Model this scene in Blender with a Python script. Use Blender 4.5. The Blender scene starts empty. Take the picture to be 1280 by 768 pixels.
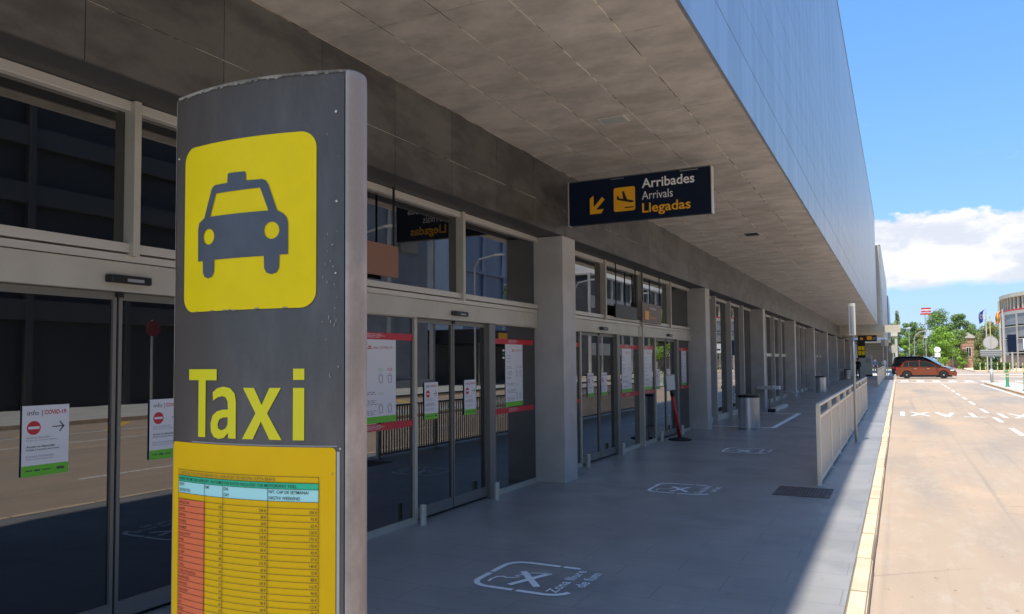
import bpy, bmesh, math, random
import numpy as np
from mathutils import Vector, Matrix
R = math.radians
random.seed(7)
S = bpy.context.scene
COL = S.collection

# ------------------------------------------------------------------ camera
cam_d = bpy.data.cameras.new("camera"); cam = bpy.data.objects.new("camera", cam_d); COL.objects.link(cam)
S.camera = cam
F = 949.37; YAW, PIT, ROL = 0.47005, 0.046647, -0.008688
cy, sy = math.cos(YAW), math.sin(YAW)
fw = Vector((-sy*math.cos(PIT), cy*math.cos(PIT), math.sin(PIT))); rt = Vector((cy, sy, 0)); up = rt.cross(fw)
r2 = rt*math.cos(ROL)+up*math.sin(ROL); u2 = -rt*math.sin(ROL)+up*math.cos(ROL)
mw = Matrix((r2, u2, -fw)).transposed().to_4x4(); mw.translation = (0, 0, 1.65)
cam.matrix_world = mw
cam_d.sensor_width = 36; cam_d.lens = F/1280*36; cam_d.shift_y = 24.57/1280
cam_d.clip_start = 0.05; cam_d.clip_end = 5000

# ------------------------------------------------------------------ sky, sun, exposure
to_sun = Vector((-0.054, -0.42, 1.0)).normalized()
elev = math.asin(to_sun.z); azim = math.atan2(to_sun.x, to_sun.y)
W = bpy.data.worlds.new("World"); S.world = W; W.use_nodes = True
nt = W.node_tree; N = nt.nodes; L = nt.links
bg = N["Background"]; bg.inputs[1].default_value = 0.110
sky = N.new("ShaderNodeTexSky"); sky.sky_type = 'NISHITA'; sky.sun_disc = False
sky.sun_elevation = elev; sky.sun_rotation = azim; sky.air_density = 1.0; sky.dust_density = 0.5; sky.ozone_density = 1.6
tc = N.new("ShaderNodeTexCoord")
def nmath(tree, op, a, b=None, c=None, clamp=False):
    n = tree.nodes.new("ShaderNodeMath"); n.operation = op; n.use_clamp = clamp
    for i, v in enumerate((a, b, c)):
        if v is None: continue
        if isinstance(v, (int, float)): n.inputs[i].default_value = v
        else: tree.links.new(v, n.inputs[i])
    return n.outputs[0]
def sstep(tree, x, a, b):
    n = tree.nodes.new("ShaderNodeMapRange"); n.interpolation_type = 'SMOOTHSTEP'; n.clamp = True
    n.inputs[1].default_value = a; n.inputs[2].default_value = b
    tree.links.new(x, n.inputs[0]); return n.outputs[0]
nrm = N.new("ShaderNodeVectorMath"); nrm.operation = 'NORMALIZE'; L.new(tc.outputs['Generated'], nrm.inputs[0])
sep = N.new("ShaderNodeSeparateXYZ"); L.new(nrm.outputs[0], sep.inputs[0])
def wnoise(scale, zs, off, detail=6, rough=0.55):
    m = N.new("ShaderNodeMapping"); m.inputs['Scale'].default_value = (scale, scale, scale*zs); m.inputs['Location'].default_value = off
    L.new(nrm.outputs[0], m.inputs[0])
    n = N.new("ShaderNodeTexNoise"); n.inputs['Detail'].default_value = detail; n.inputs['Roughness'].default_value = rough
    n.inputs['Scale'].default_value = 1.0
    L.new(m.outputs[0], n.inputs['Vector']); return n.outputs['Fac']
puff = wnoise(16, 1.7, (3.1, 1.7, 0.4), 8, 0.6)
big = wnoise(2.2, 1.0, (0.0, 0.35, 0.2), 2, 0.5)
zz = sep.outputs[2]
zt = nmath(nt, 'SUBTRACT', zz, nmath(nt, 'MULTIPLY', nmath(nt, 'SUBTRACT', puff, 0.5), 0.085))
lowb = nmath(nt, 'SUBTRACT', zz, nmath(nt, 'MULTIPLY', nmath(nt, 'SUBTRACT', puff, 0.5), 0.030))
band = nmath(nt, 'MULTIPLY', sstep(nt, lowb, 0.079, 0.091), nmath(nt, 'SUBTRACT', 1.0, sstep(nt, zt, 0.163, 0.172)))
here = sstep(nt, nmath(nt, 'ADD', big, nmath(nt, 'MULTIPLY', sstep(nt, sep.outputs[1], 0.80, 0.97), 0.25)), 0.34, 0.46)
band = nmath(nt, 'MULTIPLY', band, here)
# a few small wisps
wis = wnoise(7, 3.0, (7.3, 2.2, 5.0), 7, 0.62)
wisp = nmath(nt, 'MULTIPLY', sstep(nt, wis, 0.60, 0.78), nmath(nt, 'MULTIPLY', sstep(nt, zz, 0.03, 0.10), 0.55))
cl = nmath(nt, 'MAXIMUM', nmath(nt, 'MULTIPLY', band, 0.96), wisp)
shade = wnoise(9, 2.6, (1.2, 8.7, 3.4), 6, 0.6)
ccol = N.new("ShaderNodeMix"); ccol.data_type = 'RGBA'
ccol.inputs[6].default_value = (2.35, 2.45, 2.75, 1); ccol.inputs[7].default_value = (3.3, 3.25, 3.25, 1)
L.new(sstep(nt, nmath(nt, 'ADD', nmath(nt, 'MULTIPLY', shade, 0.75), nmath(nt, 'MULTIPLY', puff, 0.45)), 0.48, 0.66), ccol.inputs[0])
# the sky's bright horizon is compressed the way the photograph's exposure does, the same all round
def vmath(op, a, b):
    n = N.new("ShaderNodeVectorMath"); n.operation = op
    for i, v in enumerate((a, b)):
        if isinstance(v, tuple): n.inputs[i].default_value = v
        else: L.new(v, n.inputs[i])
    return n.outputs[0]
comp = vmath('DIVIDE', vmath('MULTIPLY', sky.outputs[0], (.50, 1.0, 3.8)), vmath('ADD', vmath('MULTIPLY', sky.outputs[0], (.123, .263, 1.0)), (1., 1., 1.)))
mx = N.new("ShaderNodeMix"); mx.data_type = 'RGBA'
L.new(cl, mx.inputs[0]); L.new(comp, mx.inputs[6]); L.new(ccol.outputs[2], mx.inputs[7])
L.new(mx.outputs[2], bg.inputs[0])

sd = bpy.data.lights.new("sun", 'SUN'); sd.energy = 2.05; sd.angle = R(0.53); sd.color = (1.0, 0.95, 0.87)
so = bpy.data.objects.new("sun", sd); COL.objects.link(so); so.rotation_euler = (-to_sun).to_track_quat('-Z', 'Y').to_euler()
S.view_settings.view_transform = 'Standard'; S.view_settings.look = 'None'; S.view_settings.gamma = 1.0
S.view_settings.exposure = 1.64
S.cycles.max_bounces = 10; S.cycles.diffuse_bounces = 8; S.cycles.glossy_bounces = 4
S.cycles.use_denoising = True; S.cycles.sample_clamp_indirect = 8

# ------------------------------------------------------------------ materials
def lin(c): return tuple((v/255/12.92 if v/255 <= .04045 else ((v/255+.055)/1.055)**2.4) for v in c)
MATS = {}
def mat(name, col, rough=.6, metal=0., spec=.5, var=0., vscale=2.0, col2=None, bump=0., bscale=60., stretch=(1, 1, 1), ior=None, rand=0., emit=None, coat=0., contrast=(.38, .62), grain=0., gscale=150.):
    m = bpy.data.materials.new(name); m.use_nodes = True; t = m.node_tree; b = t.nodes["Principled BSDF"]
    b.inputs['Base Color'].default_value = (*col, 1); b.inputs['Roughness'].default_value = rough; b.inputs['Metallic'].default_value = metal
    b.inputs['Specular IOR Level'].default_value = spec
    if coat: b.inputs['Coat Weight'].default_value = coat; b.inputs['Coat Roughness'].default_value = .05
    if ior: b.inputs['IOR'].default_value = ior
    if emit: b.inputs['Emission Color'].default_value = (*col, 1); b.inputs['Emission Strength'].default_value = emit
    geo = t.nodes.new("ShaderNodeNewGeometry")
    def noise(scale, st=(1, 1, 1), det=5):
        mp = t.nodes.new("ShaderNodeMapping"); mp.inputs['Scale'].default_value = st; t.links.new(geo.outputs['Position'], mp.inputs[0])
        n = t.nodes.new("ShaderNodeTexNoise"); n.inputs['Scale'].default_value = scale; n.inputs['Detail'].default_value = det; n.inputs['Roughness'].default_value = .6
        t.links.new(mp.outputs[0], n.inputs['Vector']); return n.outputs['Fac']
    src = None
    if var or col2:
        c2 = col2 if col2 else tuple(v*(1-var) for v in col)
        mxn = t.nodes.new("ShaderNodeMix"); mxn.data_type = 'RGBA'; mxn.inputs[6].default_value = (*col, 1); mxn.inputs[7].default_value = (*c2, 1)
        t.links.new(sstep(t, noise(vscale, stretch), *contrast), mxn.inputs[0]); src = mxn.outputs[2]
    def mul(src, fac_out):
        mm = t.nodes.new("ShaderNodeMix"); mm.data_type = 'RGBA'; mm.blend_type = 'MULTIPLY'; mm.inputs[0].default_value = 1
        if src is None: mm.inputs[6].default_value = (*col, 1)
        else: t.links.new(src, mm.inputs[6])
        t.links.new(fac_out, mm.inputs[7]); return mm.outputs[2]
    if grain:
        src = mul(src, nmath(t, 'ADD', nmath(t, 'MULTIPLY', noise(gscale, det=2), grain*2), 1-grain))
    if rand:
        oi = t.nodes.new("ShaderNodeObjectInfo")
        src = mul(src, nmath(t, 'ADD', nmath(t, 'MULTIPLY', oi.outputs['Random'], rand), 1-rand*.5))
    if src is not None: t.links.new(src, b.inputs['Base Color'])
    if bump:
        bn = t.nodes.new("ShaderNodeBump"); bn.inputs['Strength'].default_value = bump; bn.inputs['Distance'].default_value = .01
        t.links.new(noise(bscale, stretch), bn.inputs['Height']); t.links.new(bn.outputs[0], b.inputs['Normal'])
    MATS[name] = m; return m
M = MATS
mat('soffit', (.68, .62, .545), .5, .15, var=.30, vscale=2.2, stretch=(1, 1.5, 1), rand=.12, bump=.06, bscale=9, contrast=(.3, .7), grain=.10, gscale=14)
mat('joint_fill', (.80, .73, .60), .9, col2=(.12, .11, .095), vscale=2.6, contrast=(.44, .58))
mat('beam', (.155, .150, .142), .38, .3, var=.4, vscale=1.6, stretch=(1, .8, 2), rand=.22, bump=.05, bscale=10, grain=.1, gscale=40)
mat('fascia', (.62, .625, .63), .40, .8, var=.14, vscale=1.1, stretch=(1, 2.6, .16), rand=.05, bump=.05, bscale=4)
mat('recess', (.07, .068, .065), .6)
mat('pillar', (.56, .54, .51), .5, .1, var=.12, vscale=2)
mat('alu', (.62, .59, .50), .45, .25, var=.08, vscale=3)
mat('alu_light', (.70, .67, .60), .4, .3)
mat('alu_dark', (.24, .235, .215), .4, .4)
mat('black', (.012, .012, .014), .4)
mat('rubber', (.02, .02, .02), .8)
mat('glass', (.006, .007, .009), .012, ior=2.25, bump=.012, bscale=.9)
mat('pavement', (.345, .335, .32), .34, spec=.6, var=.22, vscale=.9, bump=.1, bscale=120, contrast=(.25, .75), grain=.10, gscale=60)
mat('kerb', (.70, .545, .37), .8, var=.16, vscale=3, rand=.14, grain=.1, gscale=80, bump=.2, bscale=90)
mat('mortar', (.22, .18, .13), .9)
mat('decal', (.96, .96, .96), .55, var=.10, vscale=25, contrast=(.55, .75))
mat('road_paint', (.78, .75, .68), .6, var=.5, vscale=14, contrast=(.48, .66))
mat('white', (.90, .90, .90), .4)
mat('yellow', (1.0, .72, .0), .4, var=.05, vscale=6, spec=.2)
mat('yellow_txt', (.88, .74, .0), .4)
mat('slate', (.085, .095, .115), .42, var=.15, vscale=9)
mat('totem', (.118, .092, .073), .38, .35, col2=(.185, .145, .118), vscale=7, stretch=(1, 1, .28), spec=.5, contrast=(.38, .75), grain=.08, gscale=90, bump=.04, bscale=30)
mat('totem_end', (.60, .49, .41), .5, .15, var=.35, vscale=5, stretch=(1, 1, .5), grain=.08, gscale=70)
mat('totem_cap', (.34, .29, .23), .8, var=.5, vscale=14, grain=.2)
mat('scuff', (.33, .30, .28), .7)
mat('paper', (1.0, .56, .0), .45, spec=.2, var=.04, vscale=5)
mat('paper_red', (.97, .19, .06), .4)
mat('paper_green', (.02, .60, .30), .4)
mat('paper_cyan', (.5, .92, .85), .4)
mat('ink', (.05, .035, .02), .5)
mat('ink_faint', (.25, .15, .04), .5)
mat('ink_red', (.20, .035, .02), .5)
mat('navy', (.008, .016, .040), .45, spec=.15)
mat('orange', (.98, .48, .015), .4)
mat('poster', (.86, .87, .90), .35)
mat('txt_dark', (.08, .08, .09), .5)
mat('txt_grey', (.33, .34, .36), .5)
mat('red', (.66, .025, .045), .4)
mat('green', (.16, .62, .04), .4)
mat('pink', (.62, .10, .12), .4)
mat('steel', (.72, .73, .75), .32, .75, var=.15, vscale=8, stretch=(1, 1, .3))
mat('galv', (.50, .50, .49), .5, .5)
mat('fence', (.93, .80, .62), .5, .05, var=.08, vscale=4)
mat('fence_slat_shaded', (.78, .69, .57), .55)  # greyer than the posts: shading of the slat sides put into the colour
mat('drain', (.21, .14, .115), .7, .2, var=.4, vscale=12)
mat('drain_dirt', (.12, .085, .07), .9)
mat('lamp', (.42, .45, .42), .5)
mat('brownpanel', (.22, .17, .15), .5)
mat('terra', (.30, .16, .11), .6)
mat('beige', (.62, .56, .44), .7, var=.1, vscale=.7)
mat('concrete', (.55, .53, .48), .8, var=.15, vscale=.6)
mat('darkwall', (.09, .095, .105), .5, var=.3, vscale=.8)
mat('louvre_dark', (.028, .027, .026), .6)
mat('louvre_mid', (.055, .053, .050), .5)
mat('greywall', (.30, .31, .33), .8, var=.15, vscale=.8)
mat('bluewall', (.25, .32, .46), .25, .1, var=.15, vscale=.3, stretch=(1, 1, .4))
mat('brick', (.50, .29, .20), .85, var=.2, vscale=3, rand=.3)
mat('bollard', (.03, .26, .13), .5)
mat('bollard_y', (.62, .58, .25), .6)
mat('leaf_dark', (.07, .13, .035), .7, col2=(.12, .19, .05), vscale=.8, contrast=(.4, .6))
mat('leaf_mid', (.11, .19, .045), .7, col2=(.17, .27, .06), vscale=.9, contrast=(.4, .6))
mat('leaf_bright', (.19, .34, .035), .7, col2=(.26, .42, .05), vscale=1., contrast=(.4, .6))
mat('leaf_olive', (.19, .22, .07), .7, col2=(.27, .28, .09), vscale=1., contrast=(.4, .6))
mat('bark', (.13, .10, .07), .9)
mat('car_orange', (.27, .060, .020), .28, .55, coat=.8)
mat('car_black', (.012, .012, .016), .25, .2, coat=.8)
mat('car_glass', (.01, .013, .017), .05, ior=1.5)
mat('windshield', (.10, .20, .28), .06, ior=1.9)
mat('dull_red', (.20, .03, .03), .6)
mat('tail', (.45, .02, .02), .3)
mat('headlamp', (.7, .72, .74), .15)
mat('skin', (.45, .27, .19), .6)
mat('cloth_dark', (.02, .022, .028), .8)
mat('cloth_blue', (.04, .06, .12), .8)
mat('hair', (.02, .015, .012), .7)
mat('flag_blue', (.02, .06, .35), .7)
mat('flag_red', (.6, .02, .02), .7)
mat('flag_yellow', (.8, .5, .02), .7)
mat('radar_red', (.62, .05, .05), .5)
mat('verge', (.30, .25, .14), .9, col2=(.10, .15, .04), vscale=.12)

def road_mat():
    m = mat('road', (.36, .275, .205), .75, spec=.35, bump=.25, bscale=140); t = m.node_tree; b = t.nodes["Principled BSDF"]
    geo = t.nodes.new("ShaderNodeNewGeometry")
    def noise(sc, st, det=5, rough=.6):
        mp = t.nodes.new("ShaderNodeMapping"); mp.inputs['Scale'].default_value = st; t.links.new(geo.outputs['Position'], mp.inputs[0])
        n = t.nodes.new("ShaderNodeTexNoise"); n.inputs['Scale'].default_value = sc; n.inputs['Detail'].default_value = det; n.inputs['Roughness'].default_value = rough
        t.links.new(mp.outputs[0], n.inputs['Vector']); return n.outputs['Fac']
    def mix(a, bc, f):
        x = t.nodes.new("ShaderNodeMix"); x.data_type = 'RGBA'
        for i, v in ((6, a), (7, bc)):
            if isinstance(v, tuple): x.inputs[i].default_value = (*v, 1)
            else: t.links.new(v, x.inputs[i])
        t.links.new(f, x.inputs[0]); return x.outputs[2]
    c = mix((.445, .338, .243), (.375, .295, .222), sstep(t, noise(.35, (1.6, .35, 1)), .42, .66))      # worn lanes
    c = mix(c, (.29, .265, .24), nmath(t, 'MULTIPLY', sstep(t, noise(.28, (1.1, .22, 1), 3), .48, .68), .85))      # darker patches of rubber
    c = mix(c, (.58, .39, .25), nmath(t, 'MULTIPLY', sstep(t, noise(.8, (1, .6, 1), 4), .52, .72), .5))      # rusty dust
    c = mix(c, (.50, .45, .37), nmath(t, 'MULTIPLY', sstep(t, noise(3.5, (1.4, .5, 1), 6, .7), .48, .68), .28))   # scuffed aggregate
    c = mix(c, (.24, .215, .19), nmath(t, 'MULTIPLY', sstep(t, noise(.9, (5.5, .05, 1), 3), .55, .75), .45))     # tyre tracks
    c = mix(c, (.12, .10, .08), nmath(t, 'MULTIPLY', sstep(t, noise(11, (1, .7, 1), 2), .70, .76), .55))        # spots
    vo = t.nodes.new("ShaderNodeTexVoronoi"); vo.feature = 'DISTANCE_TO_EDGE'; vo.inputs['Scale'].default_value = .45
    wv = t.nodes.new("ShaderNodeVectorMath"); wv.operation = 'MULTIPLY_ADD'; t.links.new(noise(2.2, (1, 1, 1), 4), wv.inputs[0]); wv.inputs[1].default_value = (1.1, .9, 0); t.links.new(geo.outputs['Position'], wv.inputs[2])
    t.links.new(wv.outputs[0], vo.inputs['Vector'])
    crack = nmath(t, 'MULTIPLY', nmath(t, 'SUBTRACT', 1.0, sstep(t, vo.outputs['Distance'], .002, .009)), sstep(t, noise(.25, (1, 1, 1), 2), .52, .60))
    c = mix(c, (.17, .15, .13), nmath(t, 'MULTIPLY', crack, .35))
    g = nmath(t, 'ADD', nmath(t, 'MULTIPLY', noise(110, (1, 1, 1), 2), .35), .83)
    mm = t.nodes.new("ShaderNodeMix"); mm.data_type = 'RGBA'; mm.blend_type = 'MULTIPLY'; mm.inputs[0].default_value = 1
    t.links.new(c, mm.inputs[6]); t.links.new(g, mm.inputs[7]); t.links.new(mm.outputs[2], b.inputs['Base Color'])
road_mat()

def pave_mat():
    m = MATS['pavement']; t = m.node_tree; b = t.nodes["Principled BSDF"]; old = b.inputs['Base Color'].links[0].from_socket
    geo = t.nodes.new("ShaderNodeNewGeometry")
    def noise(sc, det=4, rough=.6):
        n = t.nodes.new("ShaderNodeTexNoise"); n.inputs['Scale'].default_value = sc; n.inputs['Detail'].default_value = det; n.inputs['Roughness'].default_value = rough
        t.links.new(geo.outputs['Position'], n.inputs['Vector']); return n.outputs['Fac']
    def over(src, colr, f):
        x = t.nodes.new("ShaderNodeMix"); x.data_type = 'RGBA'; t.links.new(src, x.inputs[6]); x.inputs[7].default_value = (*colr, 1); t.links.new(f, x.inputs[0]); return x.outputs[2]
    br = t.nodes.new("ShaderNodeTexBrick"); br.inputs['Scale'].default_value = 1.0; br.inputs['Mortar Size'].default_value = .006; br.inputs['Mortar Smooth'].default_value = .2
    br.inputs['Brick Width'].default_value = .80; br.inputs['Row Height'].default_value = .40; br.inputs['Color1'].default_value = (0, 0, 0, 1); br.inputs['Color2'].default_value = (.12, .12, .12, 1); br.inputs['Mortar'].default_value = (1, 1, 1, 1)
    t.links.new(geo.outputs['Position'], br.inputs['Vector'])
    c = over(old, (.17, .165, .16), nmath(t, 'MULTIPLY', br.outputs['Fac'], .55))
    c = over(c, (.225, .225, .225), nmath(t, 'MULTIPLY', sstep(t, noise(.7, 5), .50, .66), .75))
    c = over(c, (.52, .50, .47), nmath(t, 'MULTIPLY', sstep(t, noise(2.6, 6, .75), .60, .74), .4))
    c = over(c, (.16, .16, .16), nmath(t, 'MULTIPLY', sstep(t, noise(7.5, 2), .70, .74), .6))
    t.links.new(c, b.inputs['Base Color'])
    rr = t.nodes.new("ShaderNodeMapRange"); rr.inputs[3].default_value = .26; rr.inputs[4].default_value = .50; t.links.new(noise(1.4, 5), rr.inputs[0]); t.links.new(rr.outputs[0], b.inputs['Roughness'])
pave_mat()

# ------------------------------------------------------------------ mesh helpers
class MB:
    def __init__(s): s.v = []; s.f = []
    def add(s, vs, fs):
        o = len(s.v); s.v += [tuple(v) for v in vs]; s.f += [tuple(i+o for i in f) for f in fs]; return s
    def box(s, x0, x1, y0, y1, z0, z1):
        vs = [(x, y, z) for z in (z0, z1) for y in (y0, y1) for x in (x0, x1)]
        return s.add(vs, [(0, 2, 3, 1), (4, 5, 7, 6), (0, 1, 5, 4), (2, 6, 7, 3), (0, 4, 6, 2), (1, 3, 7, 5)])
    def quad(s, a, b, c, d): return s.add([a, b, c, d], [(0, 1, 2, 3)])
    def prism(s, pts, z0, z1):
        n = len(pts)
        return s.add([(x, y, z0) for x, y in pts]+[(x, y, z1) for x, y in pts],
                     [tuple(range(n))[::-1], tuple(range(n, 2*n))]+[(i, (i+1) % n, n+(i+1) % n, n+i) for i in range(n)])
    def lathe(s, prof, cx, cy, n=20, sx=1, sy=1):
        vs = []; fs = []
        for r, z in prof:
            for i in range(n):
                a = 2*math.pi*i/n; vs.append((cx+sx*r*math.cos(a), cy+sy*r*math.sin(a), z))
        for k in range(len(prof)-1):
            for i in range(n):
                j = (i+1) % n; fs.append((k*n+i, k*n+j, (k+1)*n+j, (k+1)*n+i))
        fs.append(tuple(range(n))[::-1]); fs.append(tuple((len(prof)-1)*n+i for i in range(n)))
        return s.add(vs, fs)
    def tube(s, pts, r, n=8):
        pts = [Vector(p) for p in pts]; rs = r if isinstance(r, (list, tuple)) else [r]*len(pts); vs = []; fs = []
        for k, p in enumerate(pts):
            d = (pts[min(k+1, len(pts)-1)]-pts[max(k-1, 0)]).normalized()
            a = d.orthogonal().normalized() if k == 0 else (a-d*a.dot(d)).normalized(); b = d.cross(a)
            for i in range(n):
                t = 2*math.pi*i/n; vs.append(p+(a*math.cos(t)+b*math.sin(t))*rs[k])
        for k in range(len(pts)-1):
            for i in range(n):
                j = (i+1) % n; fs.append((k*n+i, k*n+j, (k+1)*n+j, (k+1)*n+i))
        fs.append(tuple(range(n))[::-1]); fs.append(tuple((len(pts)-1)*n+i for i in range(n)))
        return s.add(vs, fs)
    def mesh(s, name, m, smooth=False):
        me = bpy.data.meshes.new(name); me.from_pydata([tuple(v) for v in s.v], [], s.f)
        me.materials.append(M[m] if isinstance(m, str) else m)
        if smooth: me.shade_smooth()
        me.update(); return me
    def build(s, name, m, parent=None, smooth=False, bevel=0, auto=False, **kw):
        me = s.mesh(name, m, smooth or auto)
        if auto: me.set_sharp_from_angle(angle=R(35))
        return link(name, me, parent, bevel=bevel, **kw)
def link(name, me, parent=None, loc=None, rot=None, bevel=0, kind=None, label=None):
    o = bpy.data.objects.new(name, me); COL.objects.link(o)
    if bevel:
        b = o.modifiers.new("bevel", 'BEVEL'); b.width = bevel; b.segments = 2; b.limit_method = 'ANGLE'
    if parent is not None:
        o.parent = parent
        if loc is None and not parent.get('_local'):
            w = Vector((0, 0, 0)); p = parent
            while p is not None: w += Vector(p.location); p = p.parent
            o.location = -w
    if loc is not None: o.location = loc
    if rot is not None: o.rotation_euler = rot
    if kind: o['kind'] = kind
    if label: o['label'] = label
    return o
def tag(o, label=None, cat=None, group=None, kind=None):
    for k, v in (('label', label), ('category', cat), ('group', group), ('kind', kind)):
        if v: o[k] = v
    return o
def thing(name, loc, label, cat, group=None, rz=0, local=False):
    o = bpy.data.objects.new(name, None); COL.objects.link(o); o.location = loc; o.rotation_euler = (0, 0, rz); o.empty_display_size = .1
    if local or rz: o['_local'] = 1
    return tag(o, label, cat, group)
def copy_tree(o, parent=None):
    c = o.copy(); COL.objects.link(c); c.parent = parent
    for ch in list(o.children): copy_tree(ch, c)
    return c
def subs(parent, name, me, locs):
    for l in locs:
        o = bpy.data.objects.new(name, me); COL.objects.link(o); o.parent = parent
        w = Vector((0, 0, 0)); p = parent
        while p is not None: w += Vector(p.location); p = p.parent
        o.location = Vector(l)-w

# text and flat shapes as meshes in the XY plane
def text_mesh(body, h, bold=0., xs=1., align='LEFT', width=None, spacing=1.):
    cu = bpy.data.curves.new("lettering", 'FONT'); cu.body = body; cu.size = 1; cu.offset = bold; cu.resolution_u = 3; cu.space_character = spacing
    ob = bpy.data.objects.new("lettering", cu); me = bpy.data.meshes.new_from_object(ob); bpy.data.objects.remove(ob); bpy.data.curves.remove(cu)
    vs = [v.co.copy() for v in me.vertices]; fs = [tuple(p.vertices) for p in me.polygons]; bpy.data.meshes.remove(me)
    if not vs: return [], []
    cap = 0.70
    x0 = min(v.x for v in vs); x1 = max(v.x for v in vs); s = h/cap
    sx = s*xs if width is None else width/(x1-x0)
    off = {'LEFT': x0, 'CENTER': (x0+x1)/2, 'RIGHT': x1}[align]
    return [((v.x-off)*sx, v.y*s) for v in vs], fs
def shape_mesh(loops):
    cu = bpy.data.curves.new("shape", 'CURVE'); cu.dimensions = '2D'; cu.fill_mode = 'BOTH'
    for lp in loops:
        sp = cu.splines.new('POLY'); sp.points.add(len(lp)-1); sp.use_cyclic_u = True
        for i, (x, y) in enumerate(lp): sp.points[i].co = (x, y, 0, 1)
    ob = bpy.data.objects.new("shape", cu); me = bpy.data.meshes.new_from_object(ob); bpy.data.objects.remove(ob); bpy.data.curves.remove(cu)
    vs = [(v.co.x, v.co.y) for v in me.vertices]; fs = [tuple(p.vertices) for p in me.polygons]; bpy.data.meshes.remove(me)
    return vs, fs
def ring(cx, cy, rx, ry, n=24): return [(cx+rx*math.cos(2*math.pi*i/n), cy+ry*math.sin(2*math.pi*i/n)) for i in range(n)]
def rrect(x0, x1, y0, y1, r, n=5):
    o = []
    for cx, cy, a in ((x1-r, y1-r, 0), (x0+r, y1-r, 90), (x0+r, y0+r, 180), (x1-r, y0+r, 270)):
        for i in range(n+1): t = R(a+90*i/n); o.append((cx+r*math.cos(t), cy+r*math.sin(t)))
    return o
def placed(name, m, vf, fn, parent=None, **kw):
    vs, fs = vf; mb = MB(); mb.add([fn(x, y) for x, y in vs], fs); return mb.build(name, m, parent, **kw)
def rect(x0, x1, y0, y1): return [(x0, y0), (x1, y0), (x1, y1), (x0, y1)], [(0, 1, 2, 3)]
def merge(*vfs):
    V = []; Fc = []
    for vs, fs in vfs:
        o = len(V); V += vs; Fc += [tuple(i+o for i in f) for f in fs]
    return V, Fc
def shift(vf, dx, dy): return [(x+dx, y+dy) for x, y in vf[0]], vf[1]
def slab(vf, n, th): pass

# ------------------------------------------------------------------ setting
struct = lambda name, mb, m, **k: tag(mb.build(name, m, **k), kind='structure')
RZ = -.12
struct('ground', MB().box(-400, 500, -200, 1200, -1.2, RZ-.03), 'verge')
struct('road', MB().box(-.236, 13.0, -40, 66, -.6, RZ).box(-12, 60, 66, 112, -.6, RZ).box(1.5, 40, 112, 330, -.6, RZ), 'road')
GX, PX, SZ, FX = -4.51, -4.08, 4.271, -1.345
pv = MB().box(-30, -.366, -30, 66, -.6, 0)
struct('pavement', pv, 'pavement')
struct('far_pavement', MB().box(-30, -.345, 82, 130, -.6, 0).box(-.344, -.2, 82, 130, -.6, 0.004), 'concrete')
# kerb of separate stones
kerb = tag(bpy.data.objects.new('kerb', None), kind='structure'); COL.objects.link(kerb)
ks = MB().box(-.0635, .0635, -.496, .496, -.5, .004).mesh('kerb_stone', 'kerb')
b_ = bmesh.new(); b_.from_mesh(ks); bmesh.ops.bevel(b_, geom=[e for e in b_.edges if all(v.co.z > 0 for v in e.verts)], offset=.012, segments=2, affect='EDGES'); b_.to_mesh(ks); b_.free()
for k in range(-4, 66):
    o = bpy.data.objects.new('kerb_stone', ks); COL.objects.link(o); o.parent = kerb
    o.location = (-.3005+random.uniform(-.003, .003), .5+k, random.uniform(-.003, .003)); o.rotation_euler = (0, 0, random.uniform(-.002, .002))
MB().box(-.364, -.240, -4, 66, -.5, -.006).build('mortar', 'mortar', kerb)

# island in the road and far kerbs
def island_outline(x0, x1, y0, y1):
    r = (x1-x0)/2; pts = [(x0, y0), (x1, y0), (x1, y1-r)]
    for i in range(1, 9):
        a = math.pi*i/9; pts.append(((x0+x1)/2+r*math.cos(a), y1-r+r*math.sin(a)))
    pts.append((x0, y1-r)); return pts
struct('traffic_island', MB().prism(island_outline(5.15, 7.0, 16, 61.6), -.5, -.02), 'kerb')
struct('island_paving', MB().prism(island_outline(5.28, 6.87, 16.1, 61.5), -.1, -.012), 'concrete')
struct('far_kerb', MB().box(13.0, 13.16, -40, 66, -.5, .01), 'kerb')
struct('opposite_pavement', MB().box(13.16, 60, -40, 64, -.5, .0), 'concrete')
pl = [(8.6, 112), (60, 88), (60, 330), (30, 330), (9.2, 190)]
struct('plaza', MB().prism(pl, -.5, .0), 'kerb')

# road markings
z = RZ+.004
dash = MB()
for y0, y1 in ((2, 4), (7.6, 9.6), (12, 14), (16.4, 18.6), (20.7, 22.8), (24.8, 26.7), (28.8, 31.1), (33.9, 36.2), (38, 40), (42.1, 44.3), (46.5, 48.7), (51, 53), (55, 57), (59, 61)):
    dash.box(2.33+.004*y0-.0, 2.45+.004*y0, y0, y1, z-.003, z)
struct('lane_dashes', dash, 'road_paint')
struct('edge_line', MB().box(4.85, 4.97, 12, 60, z-.003, z).box(8.0, 8.12, -30, 58, z-.003, z).box(10.2, 10.32, -30, 60, z-.003, z), 'road_paint')
hat = MB()
for k in range(16):
    y = -8+k*2.4; hat.add([(10.5, y, z), (12.7, y+2.2, z), (12.7, y+2.5, z), (10.5, y+.3, z)], [(0, 1, 2, 3)])
struct('hatched_marking', hat, 'flag_yellow')
zb = MB()
for k in range(9): zb.box(.1+k*1.1, .65+k*1.1, 66.4, 69.6, z-.003, z)
struct('crossing_stripes', zb, 'road_paint')
struct('stop_line', MB().box(-.1, 5.0, 63.2, 64.0, z-.003, z).box(8.5, 30, 84, 85.2, z-.003, z).box(4, 24, 96, 98.5, z-.003, z), 'road_paint')
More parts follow.
